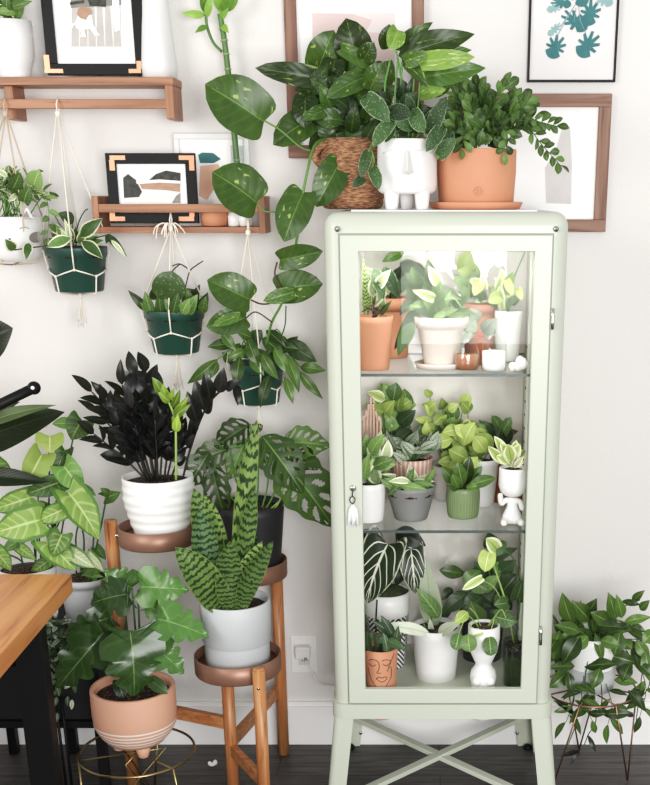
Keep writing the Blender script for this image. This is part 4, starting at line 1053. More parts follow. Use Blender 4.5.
# cat face planter
p = hpot('hanging_hoya', 'pale-edged hoya in a white cat-face pot hanging at the left edge', 7, 217, 263, 68, 52, .36, 'white', band=False)
p.p.data.clear_geometry() if hasattr(p.p.data, 'clear_geometry') else None
bpy.data.objects.remove(p.p)
p.pot([(p.rb * .5, 0), (p.rb * .9, .002), (p.rb * 1.12, .012), (p.rt * .97, .035), (p.rt, p.h * .7), (p.rt * .97, p.h), (p.rt * .91, p.h), (p.rt * .88, p.h - .02), (p.rt * .4, p.h * .5)], M['white'], name='cat_pot')
c = p.c
for u in (27.5, -13):
    q = atY(u, 216, c.y - p.rt * .72); b = MB(); x = q.x - c.x
    b.add([q + V((-.018, 0, -.008)), q + V((.016, .004, -.008)), q + V((0, .002, .028)), q + V((0, .014, -.006)), q + V((0, -.006, .0))], [(0, 4, 2), (4, 1, 2), (1, 3, 2), (3, 0, 2), (0, 3, 1, 4)]); b.build('ear', M['white'], p.r, bevel=.003)
    b = MB(); b.add([q + V((-.008, -.009, -.002)), q + V((.007, -.007, -.002)), q + V((0, -.004, .014))], [(0, 1, 2)]); b.build('inner_ear', M['bw_grey'], p.r)
for u in (21, -6):
    b = MB(); b.tube([onfront(u + (i - 4) * .9, 229 + (1.6 - .1 * (i - 4) ** 2) * -1.0, p.rt, .0006) for i in range(9)], .0007, 5); b.build('closed_eye', M['bw_dark'], p.r)
for u in (30, -16):
    b = MB(); b.add([onfront(u, 238, p.rt, .0012)] + [onfront(u + 5 * cos(a), 238 + 5.6 * sin(a), p.rt, .001) for a in [2 * pi * i / 20 for i in range(20)]], [(0, 1 + i, 1 + (i + 1) % 20) for i in range(20)], smooth=False); b.build('cheek', M['bw_grey'], p.r)
b = MB(); b.blob(onfront(9, 239, p.rt, .0004), .003, .0012, .002, seg=8, rg=6); b.tube([onfront(9 + i * 1.2, 242 + (1 - (abs(i) - 1) ** 2) * 1.2, p.rt, .0006) for i in (-2, -1.5, -1, -.5, 0, .5, 1, 1.5, 2)], .0006, 5); b.build('snout', M['bw_dark'], p.r)
random.seed(8)
for i in range(26):
    u = RU(-20, 48); v = RU(172, 204) if u < 40 else RU(184, 215)
    p.sprig('st_green', 'pale_v' if i % 2 else 'hoya_v', [(10 + RU(-14, 14), 217, RU(-.03, .03)), ((10 + u) / 2 + RU(-4, 4), (v + 200) / 2 - 6, RU(-.05, .05)), (u, v, RU(-.07, .05))], 6, .030, .013, 'ovate', .9, .0015, .3, fold=.3)
p.sprig('st_green', 'mid', [(30, 214, -.04), (44, 196, -.06), (49, 215, -.08), (47, 238, -.08)], 9, .028, .015, 'ovate', .9, .0015, .2)
p.L('mid', '34 186 40 170 18 -.06;24 202 30 186 14 -.07;12 190 20 172 14 -.06', 'heart')
hanger('tan cord hanger at the left edge holding the white cat-face pot', 5, 112, .352, p.c, p.rt, p.rb, p.h, 'jute', a0=-pi / 2 + .6, tassel=False, crown=False)
p.done()

# shelf plant in the white pot, top left
c = V((atY(14, 60, .425).x, .42, ZSA + .0005)); r_ = 21 / scl(c)
zt0 = atY(14, 18, .42 - r_).z - c.z
p = Plant('potted_plant', c, 'green plant in a round white footed pot, left end of the upper shelf')
p.pot([(r_ * .5, 0), (r_ * .74, 0), (r_ * .72, .008), (r_ * .78, .02), (r_ * .97, .05), (r_, .08), (r_ * 1.0, zt0), (r_ * .94, zt0), (r_ * .92, zt0 - .02), (r_ * .4, zt0 * .5)], M['white']); p.soil(r_ * .93, zt0 - .01)
bush(p, 'mid', 22, 8, 2, 16, 14, 22, 9, 'lance', base=(10, 18)); bush(p, 'pale_v', 8, 12, 6, 12, 10, 16, 8, 'lance', base=(10, 18)); p.done()
# ================================================================ plants on the stand, rack and floor
random.seed(31)
# raven ZZ in white ribbed pot, top tray
TZ1 = t1.z - .0002
c = V((t1.x + .014, t1.y - .005, TZ1)); rp = 35.5 / scl(c + V((0, 0, .13)))
hh = atY(159, 484, c.y - rp).z - TZ1; rb = 25 / scl(c)
p = Plant('potted_zz_plant', c, 'near-black leaved plant with one bright green shoot in a white ribbed pot')
pr = [(rb * .5, 0), (rb * .95, 0)]
for i in range(49):
    t = i / 48; r0 = rb + (rp - rb) * min(1, 1.45 * t ** .75) * (1 - .02 * t); r0 = min(r0, rp) if t < .97 else rp * .985
    pr.append((r0 + .0010 * sin(t * pi * 2 * 6.5) * (1 if t < .93 else 0), .001 + (hh - .001) * t))
pr += [(rp * .93, hh), (rp * .91, hh - .02), (rp * .4, hh * .5)]
p.pot(pr, M['white'], name='ribbed_pot'); p.soil(rp * .92, hh - .016)
def zz(tu, tv, bu, n=10, L=.062, w=.022, bend=0, y=0, m='raven', st='st_blackish'):
    p.sprig(st, m, [(bu, 482, y * .3), ((bu * .55 + tu * .45) + bend, 482 + (tv - 482) * .5, y * .7), (tu, tv, y)], max(5, n - 3), L * 1.2, w * 1.5, 'ovate', .62, .0032, .36, both=True, arch=.08, grow=.25, up=.1)
for a in ((92, 392, 148, 9, .07, .022, 8, .0), (97, 412, 147, 8, .06, .02, 4, .05), (94, 434, 148, 8, .06, .021, 0, -.04), (108, 398, 150, 9, .062, .024, 4, .03), (122, 385, 152, 9, .066, .024, 0, -.02), (135, 376, 154, 10, .066, .026, 0, .03), (146, 372, 156, 10, .066, .026, 2, .0),
          (130, 408, 153, 9, .062, .026, -2, -.06), (146, 405, 157, 9, .06, .026, 3, -.05), (158, 392, 160, 9, .06, .024, 3, .03), (168, 408, 164, 8, .058, .022, 2, -.03), (176, 424, 166, 7, .05, .02, 2, -.04), (118, 425, 150, 7, .055, .022, 2, -.06), (184, 432, 170, 6, .045, .018, 2, .0), (140, 392, 155, 9, .06, .026, 0, .06), (155, 420, 158, 7, .055, .022, 0, -.07)):
    zz(*a)
p.T('st_blackish', [(182, 482, -.02), (190, 450, -.03), (203, 414, -.05), (218, 393, -.06), (240, 382, -.07)], .0032)
p.L('raven', '205 410 195 379 17 -.05;210 400 204 372 15 -.06;219 393 224 367 14 -.06;198 422 187 391 16 -.05;191 438 190 418 9 -.04;194 432 199 414 9 -.03;226 390 240 380 10 -.06;188 448 194 434 9 -.04;206 414 213 396 10 -.03', 'ovate', jit=.003)
p.L('raven', '236 384 238 406 9 -.07', 'ovate')
p.T('shoot_st' if 0 else 'st_lt', [(176, 480, -.05), (176, 450, -.06), (175, 420, -.06), (168, 400, -.06), (160, 384, -.06)], .0032)
p.L('shoot', '163 396 152 377 11 -.06;166 398 162 384 9 -.07;170 402 158 392 9 -.07;172 408 180 389 8 -.06;174 414 188 396 8 -.06;174 417 191 404 9 -.07;176 432 178 414 9 -.08;176 430 172 416 7 -.07;168 400 174 388 7 -.06', 'ovate')
p.done()

# snake plant in grey pot, low front tray
c = V((t2.x, t2.y + .004, t2.z)); rp = 35 / scl(c + V((0, 0, .13)))
rp = min(rp, r2 * .84)
hh = atY(237, 611, c.y - rp).z - c.z
p = Plant('potted_snake_plant', c, 'banded snake plant in a straight pale grey pot on the lowest tray')
p.pot([(rp * .5, 0), (rp * .9, 0), (rp * .93, .003), (rp * .93, hh * .32), (rp * .94, hh * .35), (rp * .975, hh * .37), (rp, hh * .8), (rp, hh - .002), (rp * .99, hh), (rp * .92, hh), (rp * .91, hh - .03), (rp * .4, hh * .4)], M['grey']); p.soil(rp * .91, hh - .02)
def sword(m, pts, w, dy=0, n=24):
    """long stiff leaf following a curve of seen points"""
    P_ = smooth_path([p.P(a[0], a[1], dy + (a[2] if len(a) > 2 else 0)) for a in pts], 7); N = len(P_) - 1; mb = p.F(m); nu = 3; vs = []; uv = []; fs = []; W = w / scl(P_[0]); rn = R()
    for i, q in enumerate(P_):
        t = i / N; d = (P_[min(i + 1, N)] - P_[max(i - 1, 0)]).normalized(); nn = (CAM - q).normalized() + V((.15, 0, 0)); nn = (nn - d * nn.dot(d)).normalized(); s_ = d.cross(nn); ww = prof('sword', t) * W / 2
        for j in range(2 * nu + 1):
            u = (j - nu) / nu; vs.append(q + s_ * u * ww + nn * (.35 * abs(u) ** 1.5 * ww)); uv.append((u * .5 + .5, t))
    m_ = 2 * nu + 1
    for i in range(N):
        for j in range(2 * nu): k = i * m_ + j; fs.append((k, k + 1, k + m_ + 1, k + m_))
    mb.add(vs, fs, uv, rn)
sword('snake', [(239, 606, .02), (240, 570), (243, 510), (250, 460), (257, 419)], 19, .0)
sword('snake', [(222, 600, .0), (214, 560), (203, 520), (194, 488)], 27, .02)
sword('snake', [(226, 600, 0), (222, 560), (212, 520), (203, 494)], 19, .05)
sword('snake', [(238, 600), (242, 560), (249, 520), (254, 487)], 17, -.02)
sword('snake', [(227, 610, .01), (214, 595, -.02), (196, 570, -.05), (175, 547, -.06)], 33, -.05)
sword('snake', [(232, 610), (229, 590), (228, 565), (230, 541)], 28, -.06)
sword('snake', [(240, 610), (246, 590), (258, 565), (273, 541)], 20, -.07)
sword('snake', [(237, 608), (241, 590), (250, 565), (262, 541)], 22, -.04)
sword('snake_dk', [(218, 600), (210, 570), (203, 540), (199, 508)], 27, -.0)
sword('snake_dk', [(236, 600), (244, 570), (250, 550), (254, 530)], 22, .05)
p.done()

# swiss cheese plant in black pot, right back tray
c = V((t3.x, t3.y, t3.z)); rp = min(33.5 / scl(c + V((0, 0, .1))), WY - c.y - .03)
hh = atY(254, 512, c.y - rp).z - c.z
p = Plant('potted_swiss_cheese_plant', c + V((.01, 0, 0)), 'plant with big leaves full of holes, in a plain black pot on a back tray')
p.pot(cup(rp * .82, rp, hh, .003), M['blackpot']); p.soil(rp * .95, hh - .015)
p.L('monstera', '283 442 331 446 34 -.0;278 455 333 527 56 -.03;262 436 303 494 44 -.05;250 424 214 448 30 .02;262 430 252 424 10 0;230 448 190 462 28 -.0;209 452 187 488 28 -.04;211 462 226 520 28 -.02;290 450 318 470 26 .02;246 440 228 480 24 .0', 'ovate', holes=True, arch=.1, fold=.12, jit=.004)
p.L('monstera', '262 440 262 470 22 .03;236 456 250 486 20 .04', 'ovate', holes=True)
for q in ('262 515 275 490 283 442', '264 515 285 495 300 470', '260 515 268 480 262 436', '256 515 258 470 250 424', '252 515 236 480 230 448', '250 515 225 490 209 452', '266 515 292 500 302 486', '266 515 280 500 290 450', '256 515 246 490 246 440'):
    q = [float(x) for x in q.split()]; p.T('st_green' if q[0] < 264 else 'st_lt', [(q[0], q[1], 0), (q[2], q[3], -.02), (q[4], q[5], -.03)], .0026)
p.done()

# lobed philodendron in pink striped pot on the gold stand
c = V((g0.x + .003, g0.y, g0.z + .0042)); rp = 41.5 / scl(c + V((0, 0, .1)))
hh = atY(136, 703, c.y - rp).z - c.z
zs = [hh * k for k in (.25, .31, .37, .43, .49)]
mp_ = ringed('pink_striped_clay', 'dca88e', 'f4ece4', zs, .0016)
p = Plant('potted_philodendron', c, 'glossy wavy-lobed philodendron in a pink pot with white stripes on the gold stand')
p.pot([(rp * .35, .026), (rp * .5, .0265), (rp * .68, .034), (rp * .85, hh * .30), (rp * .98, hh * .45), (rp, hh * .62), (rp, hh - .004), (rp * .985, hh), (rp * .90, hh), (rp * .875, hh - .01), (rp * .87, hh * .6), (rp * .4, hh * .4)], mp_); p.soil(rp * .88, hh - .022)
for k in range(3):
    a = radians(-60 + 120 * k); b = MB(); b.lathe(c + V((rp * .45 * cos(a), rp * .45 * sin(a), 0)), [(.010, 0), (.014, .003), (.021, .032), (.012, .036)], 18); b.build('foot', mp_, p.r)
p.L('selloum', '130 631 134 696 68 -.10;157 619 209 637 44 -.05;150 644 184 674 38 -.07;140 587 189 590 44 -.0;128 594 90 604 46 .02;104 632 57 688 50 -.06;110 617 64 634 32 .02;132 588 104 570 36 .05;150 606 182 626 24 .03;126 640 108 668 26 -.0', 'lobed', ruf=.07, nt=30, nu=7, arch=.14, fold=.05, jit=.003)
p.L('dark', '150 680 168 694 14 -.04;118 680 124 700 14 -.04', 'heart')
for q in ('137 694 140 660 138 590', '140 694 150 650 157 619', '138 694 128 665 131 631', '141 694 148 670 150 644', '136 694 125 650 128 594', '134 694 115 660 104 632', '134 694 120 640 110 617', '138 694 136 640 132 588'):
    q = [float(x) for x in q.split()]; p.T('st_dkgreen', [(q[0], q[1], -.01), (q[2], q[3], -.01), (q[4], q[5], -.01)], .0026)
p.done()

# pots on the black rack
random.seed(77)
c = V((atY(89, 610, .24).x, .235, rt + .001)); rp = 26.5 / scl(c); hh = atY(84, 583, c.y - rp).z - c.z
simple('plant_saucer', c, [(rp * .6, 0), (rp * .86, .001), (rp * .92, .016), (rp * .86, .016), (rp * .5, .006)], 'grey', 'pale grey saucer under the grey pot behind the wooden table', 'saucer')
p = Plant('potted_syngonium', c + V((0, 0, .0075)), 'arrow-leaved plant in a pale grey pot, behind the table corner')
hh -= .0075
p.pot(cup(rp * .78, rp * .98, hh, .004, band=.02, lip=.002), M['grey']); p.soil(rp * .9, hh - .012)
p.L('syng_pale', '70 552 95 568 18 -.1;88 556 104 572 13 -.06', 'arrow'); p.L('syng_dk', '105 497 121 492 14 .0;96 548 106 560 10 0;108 494 100 488 8 0', 'arrow')
for q in ([(86, 582), (98, 540), (106, 500)], [(80, 582), (74, 565, -.05), (70, 552, -.08)], [(82, 582), (84, 540), (79, 520)], [(84, 582), (76, 545), (78, 524)], [(88, 582), (92, 560), (94, 530)], [(90, 582), (96, 565), (88, 556, -.04)]): p.T('st_dkgreen', q, .0024)
bush(p, 'syng_dk', 7, 86, 570, 14, 8, 15, 7, 'arrow', base=(86, 583)); p.done()

c = V((atY(31, 600, .26).x, .26, rt + .001)); rp = 28 / scl(c); hh = atY(40, 575, c.y - rp).z - c.z
p = Plant('potted_syngonium', c, 'tall syngonium with pale-veined arrow leaves in a white pot behind the table')
p.pot(cup(rp * .8, rp, hh, .004), M['white']); p.soil(rp * .95, hh - .01)
p.L('syngonium', '40 520 -6 533 36 -.1;32 497 -8 510 24 -.05;68 492 99 540 34 -.1;46 541 76 571 28 -.12;62 534 52 557 22 -.13;66 508 34 522 20 -.07;-4 552 11 571 18 -.1;20 548 36 560 12 -.06', 'arrow', jit=.004, nt=12, nu=5)
p.L('syng_dk', '82 420 71 440 26 -.02;70 424 52 424 13 -.03;65 450 55 477 17 0;64 466 84 492 26 -.05;60 482 26 494 21 -.05;84 488 96 496 8 -.02;20 540 2 552 12 0', 'arrow', jit=.004, nt=12, nu=5)
p.L('lime', '50 436 50 453 28 -.04;42 454 25 485 27 -.05', 'arrow', jit=.004, nt=12, nu=5)
p.L('syngonium', '-8 462 14 480 18 -.04;10 500 30 488 14 .02;56 520 40 500 16 .03;30 520 22 540 16 0;50 560 30 575 14 0', 'arrow')
for q in ('48 575 60 500 75 430', '45 575 49 500 49 438', '42 575 38 510 41 455', '46 575 55 520 62 470', '44 575 50 540 64 452', '36 575 34 540 32 500', '36 575 36 550 40 522', '50 575 60 540 68 494', '46 575 48 560 46 542', '50 575 58 560 62 536', '44 575 52 530 60 484', '40 575 50 545 64 510', '26 575 14 530 4 500', '30 575 20 560 2 552'):
    q = [float(x) for x in q.split()]; p.T('st_dkgreen', [(q[0], q[1], 0), (q[2], q[3], -.0), (q[4], q[5], -.03)], .0022)
p.done()

# dark trailing plant in front of the rack
q = atY(48, 640, .13); c = V((atY(44, 640, .135).x, .145, rt + .001))
p = Plant('potted_trailing_plant', c, 'dark pale-streaked trailing plant spilling down the front of the black rack')
p.pot(cup(.03, .042, .06, .003), M['matt_white']); p.soil(.039, .05)
for i in range(20):
    u = RU(40, 76); v = RU(650, 722)
    p.sprig('st_blackish', 'calathea' if i % 3 else 'silver', [(44 + RU(-6, 6), 628, 0), ((44 + u) / 2, 622 + RU(-4, 4), -.05), (u, 640 + RU(-4, 8), -.085), (u + RU(-4, 4), v, -.09)], 9, .032, .015, 'ovate', .8, .0012, .2)
p.done()

# dark rubber plant on the far left
c = V((atY(-95, 760, .1).x, .12, 0))
p = Plant('potted_rubber_plant', c, 'very dark broad leaves of a tall plant reaching in from the left edge')
p.pot(cup(.09, .12, .22, .006), M['blackpot']); p.soil(.112, .2)
p.L('black_leaf', '-38 448 65 412 44 .0;-30 476 50 482 20 .05;-22 344 13 328 44 .0;-60 420 20 402 24 .05', 'ovate', jit=.003, nt=14, nu=6, arch=.06)
p.L('olive', '-25 430 57 405 14 -.04', 'lance', nt=14, jit=.002)
p.T('st_blackish', [(-95, 720), (-90, 600), (-70, 500), (-38, 448)], .006); p.T('st_blackish', [(-90, 600), (-60, 500), (-30, 476, .05)], .004); p.T('st_blackish', [(-90, 620), (-70, 420), (-22, 344)], .004); p.T('st_blackish', [(-85, 560), (-60, 450), (-25, 430, -.04)], .003); p.T('st_blackish', [(-72, 520), (-66, 440), (-60, 420, .05)], .003)
p.done()
# black tube with rounded end (lamp arm)
a = atY(-60, 433, .05); e = atY(34, 388, .05); d = (e - a).normalized()
LP = root('floor_lamp', (a.x, .05, 0), 'black rounded metal arm pointing in from the left edge above the dark leaves', 'lamp')
b = MB(); b.tube([a, e], .0125, 16); b.blob(e, .0165, .0165, .0165); b.build('arm', M['black'], LP)
b = MB(); b.tube([e + V((.002, -.0160, .003)), e + V((.002, -.0172, .003))], .0045, 12); b.build('rivet', M['paper'], LP)
b = MB(); b.tube([(a.x, .05, .02), (a.x, .05, a.z + .01)], .012, 14); b.build('pole', M['black'], LP)
b = MB(); b.lathe((a.x, .05, 0), [(.06, 0), (.12, .001), (.12, .012), (.02, .02)], 32); b.build('base', M['black'], LP)

# trailing hoya right of the cabinet
random.seed(41)
c = V((c0.x, c0.y, c0.z + .0035)); rp = 25 / scl(c); hh = atY(592, 642, c.y - rp).z - c.z
p = Plant('potted_trailing_hoya', c, 'bushy trailing hoya in a white and grey pot on the copper wire stand')
p.pot(cup(rp * .78, rp, hh, .004, curve=.006), M['white']); p.soil(rp * .93, hh - .012)
b = MB(); b.lathe(c, [(rp * .9, .004), (rp * .93, .004), (rp * .99, hh * .42), (rp * .96, hh * .42)], 36); b.build('grey_band', M['grey'], p.r)
HL = ('572 622 562 592 15;590 621 571 600 15;585 620 597 598 13;616 619 608 592 13;622 618 616 594 10;580 632 554 625 12;596 626 625 628 11;624 622 652 617 9;632 601 645 590 7;622 601 641 605 6;620 632 614 656 15;600 632 596 657 14;'
      '580 635 562 665 16;560 630 553 660 13;584 667 618 664 12;575 666 548 668 10;606 654 638 663 14;614 680 638 683 10;645 685 624 705 11;600 668 592 689 12;602 714 634 713 10;594 690 578 717 11;588 708 570 718 8;570 710 553 700 6;'
      '567 672 549 688 14;568 672 571 692 9;655 630 642 644 12;645 650 650 682 12;630 626 646 632 8;636 640 650 660 11;628 690 646 712 9;590 640 576 628 12;608 622 590 612 14;600 640 620 646 12;556 640 548 655 11;640 610 650 600 8;610 628 604 610 14;622 640 632 650 11;588 636 572 652 12;566 648 556 640 12;630 664 622 682 12;640 664 652 676 10')
HL = ';'.join(' '.join(x.split()[:4] + [str(float(x.split()[4]) * 1.15)]) for x in HL.split(';'))
p.L('hoya', HL, 'lance', dy=-.07, jit=.04, nt=10)
p.L('raven', '588 735 596 752 5 -.08;580 751 560 757 5 -.08;580 748 570 765 5 -.08;576 716 560 706 5 -.08;634 716 620 712 5 -.08', 'lance')
for q in ('594 690 596 720 588 735', '588 735 584 745 580 750', '598 660 602 700 594 716', '575 690 572 710 578 720', '578 720 570 740 568 748', '645 650 640 690 635 730', '590 640 640 630 655 640', '640 640 650 680 640 700', '592 640 585 680 590 700', '600 640 620 610 640 600', '590 640 580 620 572 622', '595 640 612 630 616 619', '580 640 560 650 556 670', '610 640 640 640 645 652'):
    q = [float(x) for x in q.split()]; p.T('st_dkgreen', [(q[0], q[1], -.06), (q[2], q[3], -.07), (q[4], q[5], -.08)], .0016)
bush(p, 'hoya', 14, 574, 652, 26, 20, 27, 9.5, 'lance', base=(592, 640), dy=.06, st='st_dkgreen', droop=.7); bush(p, 'hoya', 12, 622, 650, 26, 20, 27, 9.5, 'lance', base=(592, 640), dy=.06, st='st_dkgreen', droop=.7)
for q in ([(572, 680, -.07), (574, 700, -.09), (566, 722, -.09)], [(606, 684, -.08), (612, 706, -.09), (608, 724, -.09)], [(640, 664, -.05), (646, 690, -.07), (640, 716, -.07)], [(584, 676, -.09), (582, 700, -.1), (592, 720, -.1)]):
    p.sprig('st_dkgreen', 'hoya', q, 6, .062, .022, 'lance', .9, .0015, .15)
bush(p, 'hoya', 26, 592, 628, 36, 18, 27, 9.5, 'lance', base=(592, 645), dy=.05, st='st_dkgreen')
p.done()

# ================================================================ inside the cabinet: top glass shelf
random.seed(55)
S1, S2, S0 = ZS1 + .0066, ZS2 + .0066, ZF + .0006
p = mkpot('potted_snake_plant', 'cream-leaved plant in a tall terracotta pot, left front of the top glass shelf', 373, 371, 318, 32, 41, S1, 'terracotta', Y=.11)
p.L('snake', '364 316 363 256 7 .0;368 316 371 270 6 .0;376 318 384 286 6 .02;380 316 392 300 6 0', 'lance'); bush(p, 'pale_v', 8, 378, 286, 14, 16, 26, 11, 'ovate', base=(374, 318), st='st_brown')
p.L('satin', '374 268 384 300 14 -.04;384 266 400 298 15 -.03;392 274 376 284 10 -.03', 'ovate'); p.T('st_brown', [(362, 312, -.02), (370, 308, -.03), (380, 313, -.03), (386, 306, -.03)], .0013); p.T('st_brown', [(362, 304, -.02), (374, 312, -.03), (386, 316, -.03)], .0013); p.done()
p = mkpot('potted_plant', 'dark-leaved plant in a terracotta pot at the back, second from left, top glass shelf', 394, 358, 299, 27, 36, S1, 'terracotta', Y=.33, band=.03, lip=.003)
bush(p, 'dark', 6, 396, 280, 16, 14, 24, 11, 'ovate', base=(394, 300)); p.L('pothos', '400 262 428 280 16 -.02;404 250 382 262 12 0;414 262 432 288 14 .0', 'ovate'); p.done()
c_ = atY(440, 366, .13); rs = 26 / scl(c_)
simple('plant_saucer', V((c_.x, .135, S1)), [(rs * .7, 0), (rs * .9, .001), (rs, .014), (rs * .96, .015), (rs * .9, .006), (rs * .5, .005)], 'beige', 'cream clay saucer under the cream pot on the top glass shelf', 'saucer')
p = mkpot('potted_plant', 'drooping dark-leaved plant in a cream clay pot at the centre of the top glass shelf', 441, 362, 319, 33, 51, S1 + .006, 'beige', Y=.135, band=.026, lip=.004)
p.L('dark', '414 322 398 356 15 -.05;420 304 394 350 13 -.0;412 300 400 316 10 0', 'ovate', nt=12)
p.L('pothos', '440 316 418 292 20 0;430 300 405 272 17 .03;436 290 462 300 14 0;452 306 470 296 12 .0;440 312 410 306 14 -.03', 'ovate'); p.L('lime_v', '438 300 412 290 10 -.04;440 286 428 266 12 .0', 'ovate')
bush(p, 'mid', 26, 440, 308, 27, 11, 24, 8, 'lance', base=(440, 320), dy=.05); bush(p, 'pothos', 5, 426, 288, 20, 18, 28, 14, 'ovate', base=(440, 318), dy=.05); p.T('st_lt', [(440, 318, -.04), (436, 306, -.05), (452, 298, -.05), (462, 308, -.05)], .0014); p.done()
p = mkpot('potted_plant', 'lime-leaved plant in a terracotta pot at the back right, top glass shelf', 481, 352, 305, 24, 31, S1, 'terracotta', Y=.33, band=.022, lip=.002)
bush(p, 'lime', 2, 465, 268, 8, 10, 18, 13, 'heart', base=(476, 305)); bush(p, 'mid', 12, 468, 284, 18, 14, 18, 10, 'heart', base=(480, 305)); p.L('lime', '464 270 470 250 18 -.02', 'heart'); p.done()
p = mkpot('potted_pothos', 'pale trailing pothos in a white pot at the right end of the top glass shelf', 508, 350, 312, 22, 28, S1, 'matt_white', Y=.27)
bush(p, 'mid', 5, 498, 292, 24, 18, 15, 10, 'heart', base=(508, 312)); bush(p, 'lime_v', 12, 496, 290, 24, 20, 14, 8, 'heart', base=(508, 312)); p.L('lime', '506 280 512 296 9 -.04;518 288 522 300 8 -.04;482 282 474 296 12 -.03;500 296 488 302 13 -.03', 'heart'); p.T('st_green', [(508, 312), (510, 290), (518, 268), (525, 252)], .002); p.done()
p = mkpot('potted_calathea', 'silver-leaved plant in a small dark clay pot, between the cream and white pots', 478, 366, 338, 24, 30, S1, 'terra_d', Y=.2)
p.L('silver', '478 330 452 318 16 -.03;482 332 498 318 16 -.03;478 322 470 308 15 -.02;486 338 494 330 9 -.04;470 330 462 346 12 -.05', 'ovate'); p.done()
# glass jug, jar, crystal bowl
def jar(name, u, vb, w, vt, Y, label, cat, prof_=None, liquid=None, handle=False):
    c = V((atY(u, (vb + vt) / 2, Y).x, Y, S1)); r_ = w / 2 / scl(c); h = height(c, r_, u, vt)
    rr_ = root(name, c, label, cat)
    pr = [(rx * r_, zx * h) for rx, zx in prof_]
    b = MB(); b.lathe(c, pr, 32); b.build('glass_body', M['jar'], rr_)
    if liquid:
        b = MB(); b.lathe(c, [(r_ * .8, .003), (r_ * .93, h * .12), (r_ * .93, h * liquid), (r_ * .3, h * liquid + .0003)], 28); b.build('contents', M['amber' if handle else 'paper'], rr_)
    if handle:
        b = MB(); b.tube(smooth_path([c + V((r_ * .8, 0, h * .75)), c + V((r_ * 1.5, 0, h * .72)), c + V((r_ * 1.6, 0, h * .4)), c + V((r_ * .95, 0, h * .2))], 6), .003, 8); b.build('handle', M['jar'], rr_)
    return rr_
jar('glass_jug', 467, 364, 25, 333, .09, 'small clear glass jug with a handle and amber contents, top glass shelf', 'jug', [(.4, 0), (.9, .01), (1, .15), (1, .45), (.7, .7), (.62, .78), (.72, 1), (.70, 1)], .42, True)
jar('glass_jar', 494, 366, 25, 336, .075, 'clear glass jar with white contents beside the jug, top glass shelf', 'jar', [(.5, 0), (.95, .01), (1, .06), (1, .8), (.8, .88), (.8, 1), (.78, 1)], .55)
b = MB()
for i in range(9):
    x, y, r_ = RU(-.018, .018), RU(-.014, .014), RU(.007, .012); b.blob((x, y, .008 + RU(0, .022) * (1 - abs(x) / .02)), r_, r_, r_ * 1.2, seg=6, rg=4)
o = b.build('crystal_cluster', M['white']); q = atY(519, 362, .08); o.location = (min(q.x, .198), .08, S1 - .001 + .004); tag(o, 'small white crystal cluster at the right front of the top glass shelf', 'crystal')

# ---- middle glass shelf
p = mkpot('potted_plant', 'cream-splashed leafy plant in a white footed pot, left front of the middle glass shelf', 369, 519, 486, 28, 33, S2, 'white', Y=.13, curve=.004)
bush(p, 'pale_v', 14, 376, 464, 18, 22, 24, 13, 'ovate', base=(370, 486)); bush(p, 'mid', 10, 372, 458, 14, 24, 24, 14, 'ovate', base=(370, 486)); p.done()
p = mkpot('potted_hoya', 'low narrow-leaved plant in a broad grey stoneware pot on the middle glass shelf', 411, 525, 491, 33, 51, S2, 'greywash', Y=.15, th=.005)
bush(p, 'mid', 14, 408, 484, 22, 6, 26, 8, 'lance', base=(410, 491), dy=.05); bush(p, 'pale_v', 9, 408, 482, 22, 6, 26, 7, 'lance', base=(410, 491), dy=.05); p.L('mid', '424 486 436 466 7 -.02;404 486 384 478 7 -.05', 'lance'); p.done()
def fringe():
    t = NT('pink_fringed_glaze'); tc = t.n('ShaderNodeTexCoord').outputs['Object']; sp = t.n('ShaderNodeSeparateXYZ'); t.t.links.new(tc, sp.inputs[0])
    an = t.M('ARCTAN2', sp.outputs[1], sp.outputs[0]); s_ = t.M('SINE', t.M('MULTIPLY', an, 26.0))
    low = t.M('LESS_THAN', sp.outputs[2], .155); f = t.M('MULTIPLY', low, t.ramp(s_, .2, .5)); return t.fin(t.mix(f, 'dfa894', 'efe4dc'), .7)
p = mkpot('potted_tradescantia', 'silvery striped plant in a pink pot with white dashes, back of the middle glass shelf', 412, 503, 462, 34, 42, S2, fringe(), Y=.315)
bush(p, 'silver', 26, 412, 446, 27, 14, 20, 10, 'ovate', base=(412, 462), dy=.06); p.done()
p = mkpot('potted_peperomia', 'tall plant with round green leaves, hidden pot at back left of the middle shelf', 390, 506, 458, 22, 26, S2, 'beige', Y=.385)
bush(p, 'mid', 13, 396, 414, 20, 22, 24, 15, 'obov', base=(388, 458), st='st_green', dy=.04); bush(p, 'lime_v', 5, 388, 410, 20, 18, 22, 12, 'ovate', base=(388, 458)); bush(p, 'lime', 7, 388, 404, 20, 16, 24, 14, 'ovate', base=(388, 458)); p.L('dark', '412 430 394 446 18 -.04;398 424 416 410 16 -.03;400 440 420 452 14 0', 'ovate'); p.done()
p = mkpot('potted_pilea', 'long-stalked round-leaved plant at the back centre of the middle glass shelf', 448, 507, 468, 28, 34, S2, 'matt_white', Y=.36)
p.L('lime', '462 408 470 394 13 -.02;470 412 462 402 13 -.03;432 396 424 390 8 0;428 410 436 402 12 0;444 414 434 424 12 0;440 424 452 416 11 0', 'round'); bush(p, 'mid', 12, 440, 424, 22, 16, 15, 11, 'round', base=(448, 462), dy=.03); bush(p, 'lime', 12, 444, 420, 26, 18, 15, 10, 'ovate', base=(448, 462), dy=.04)
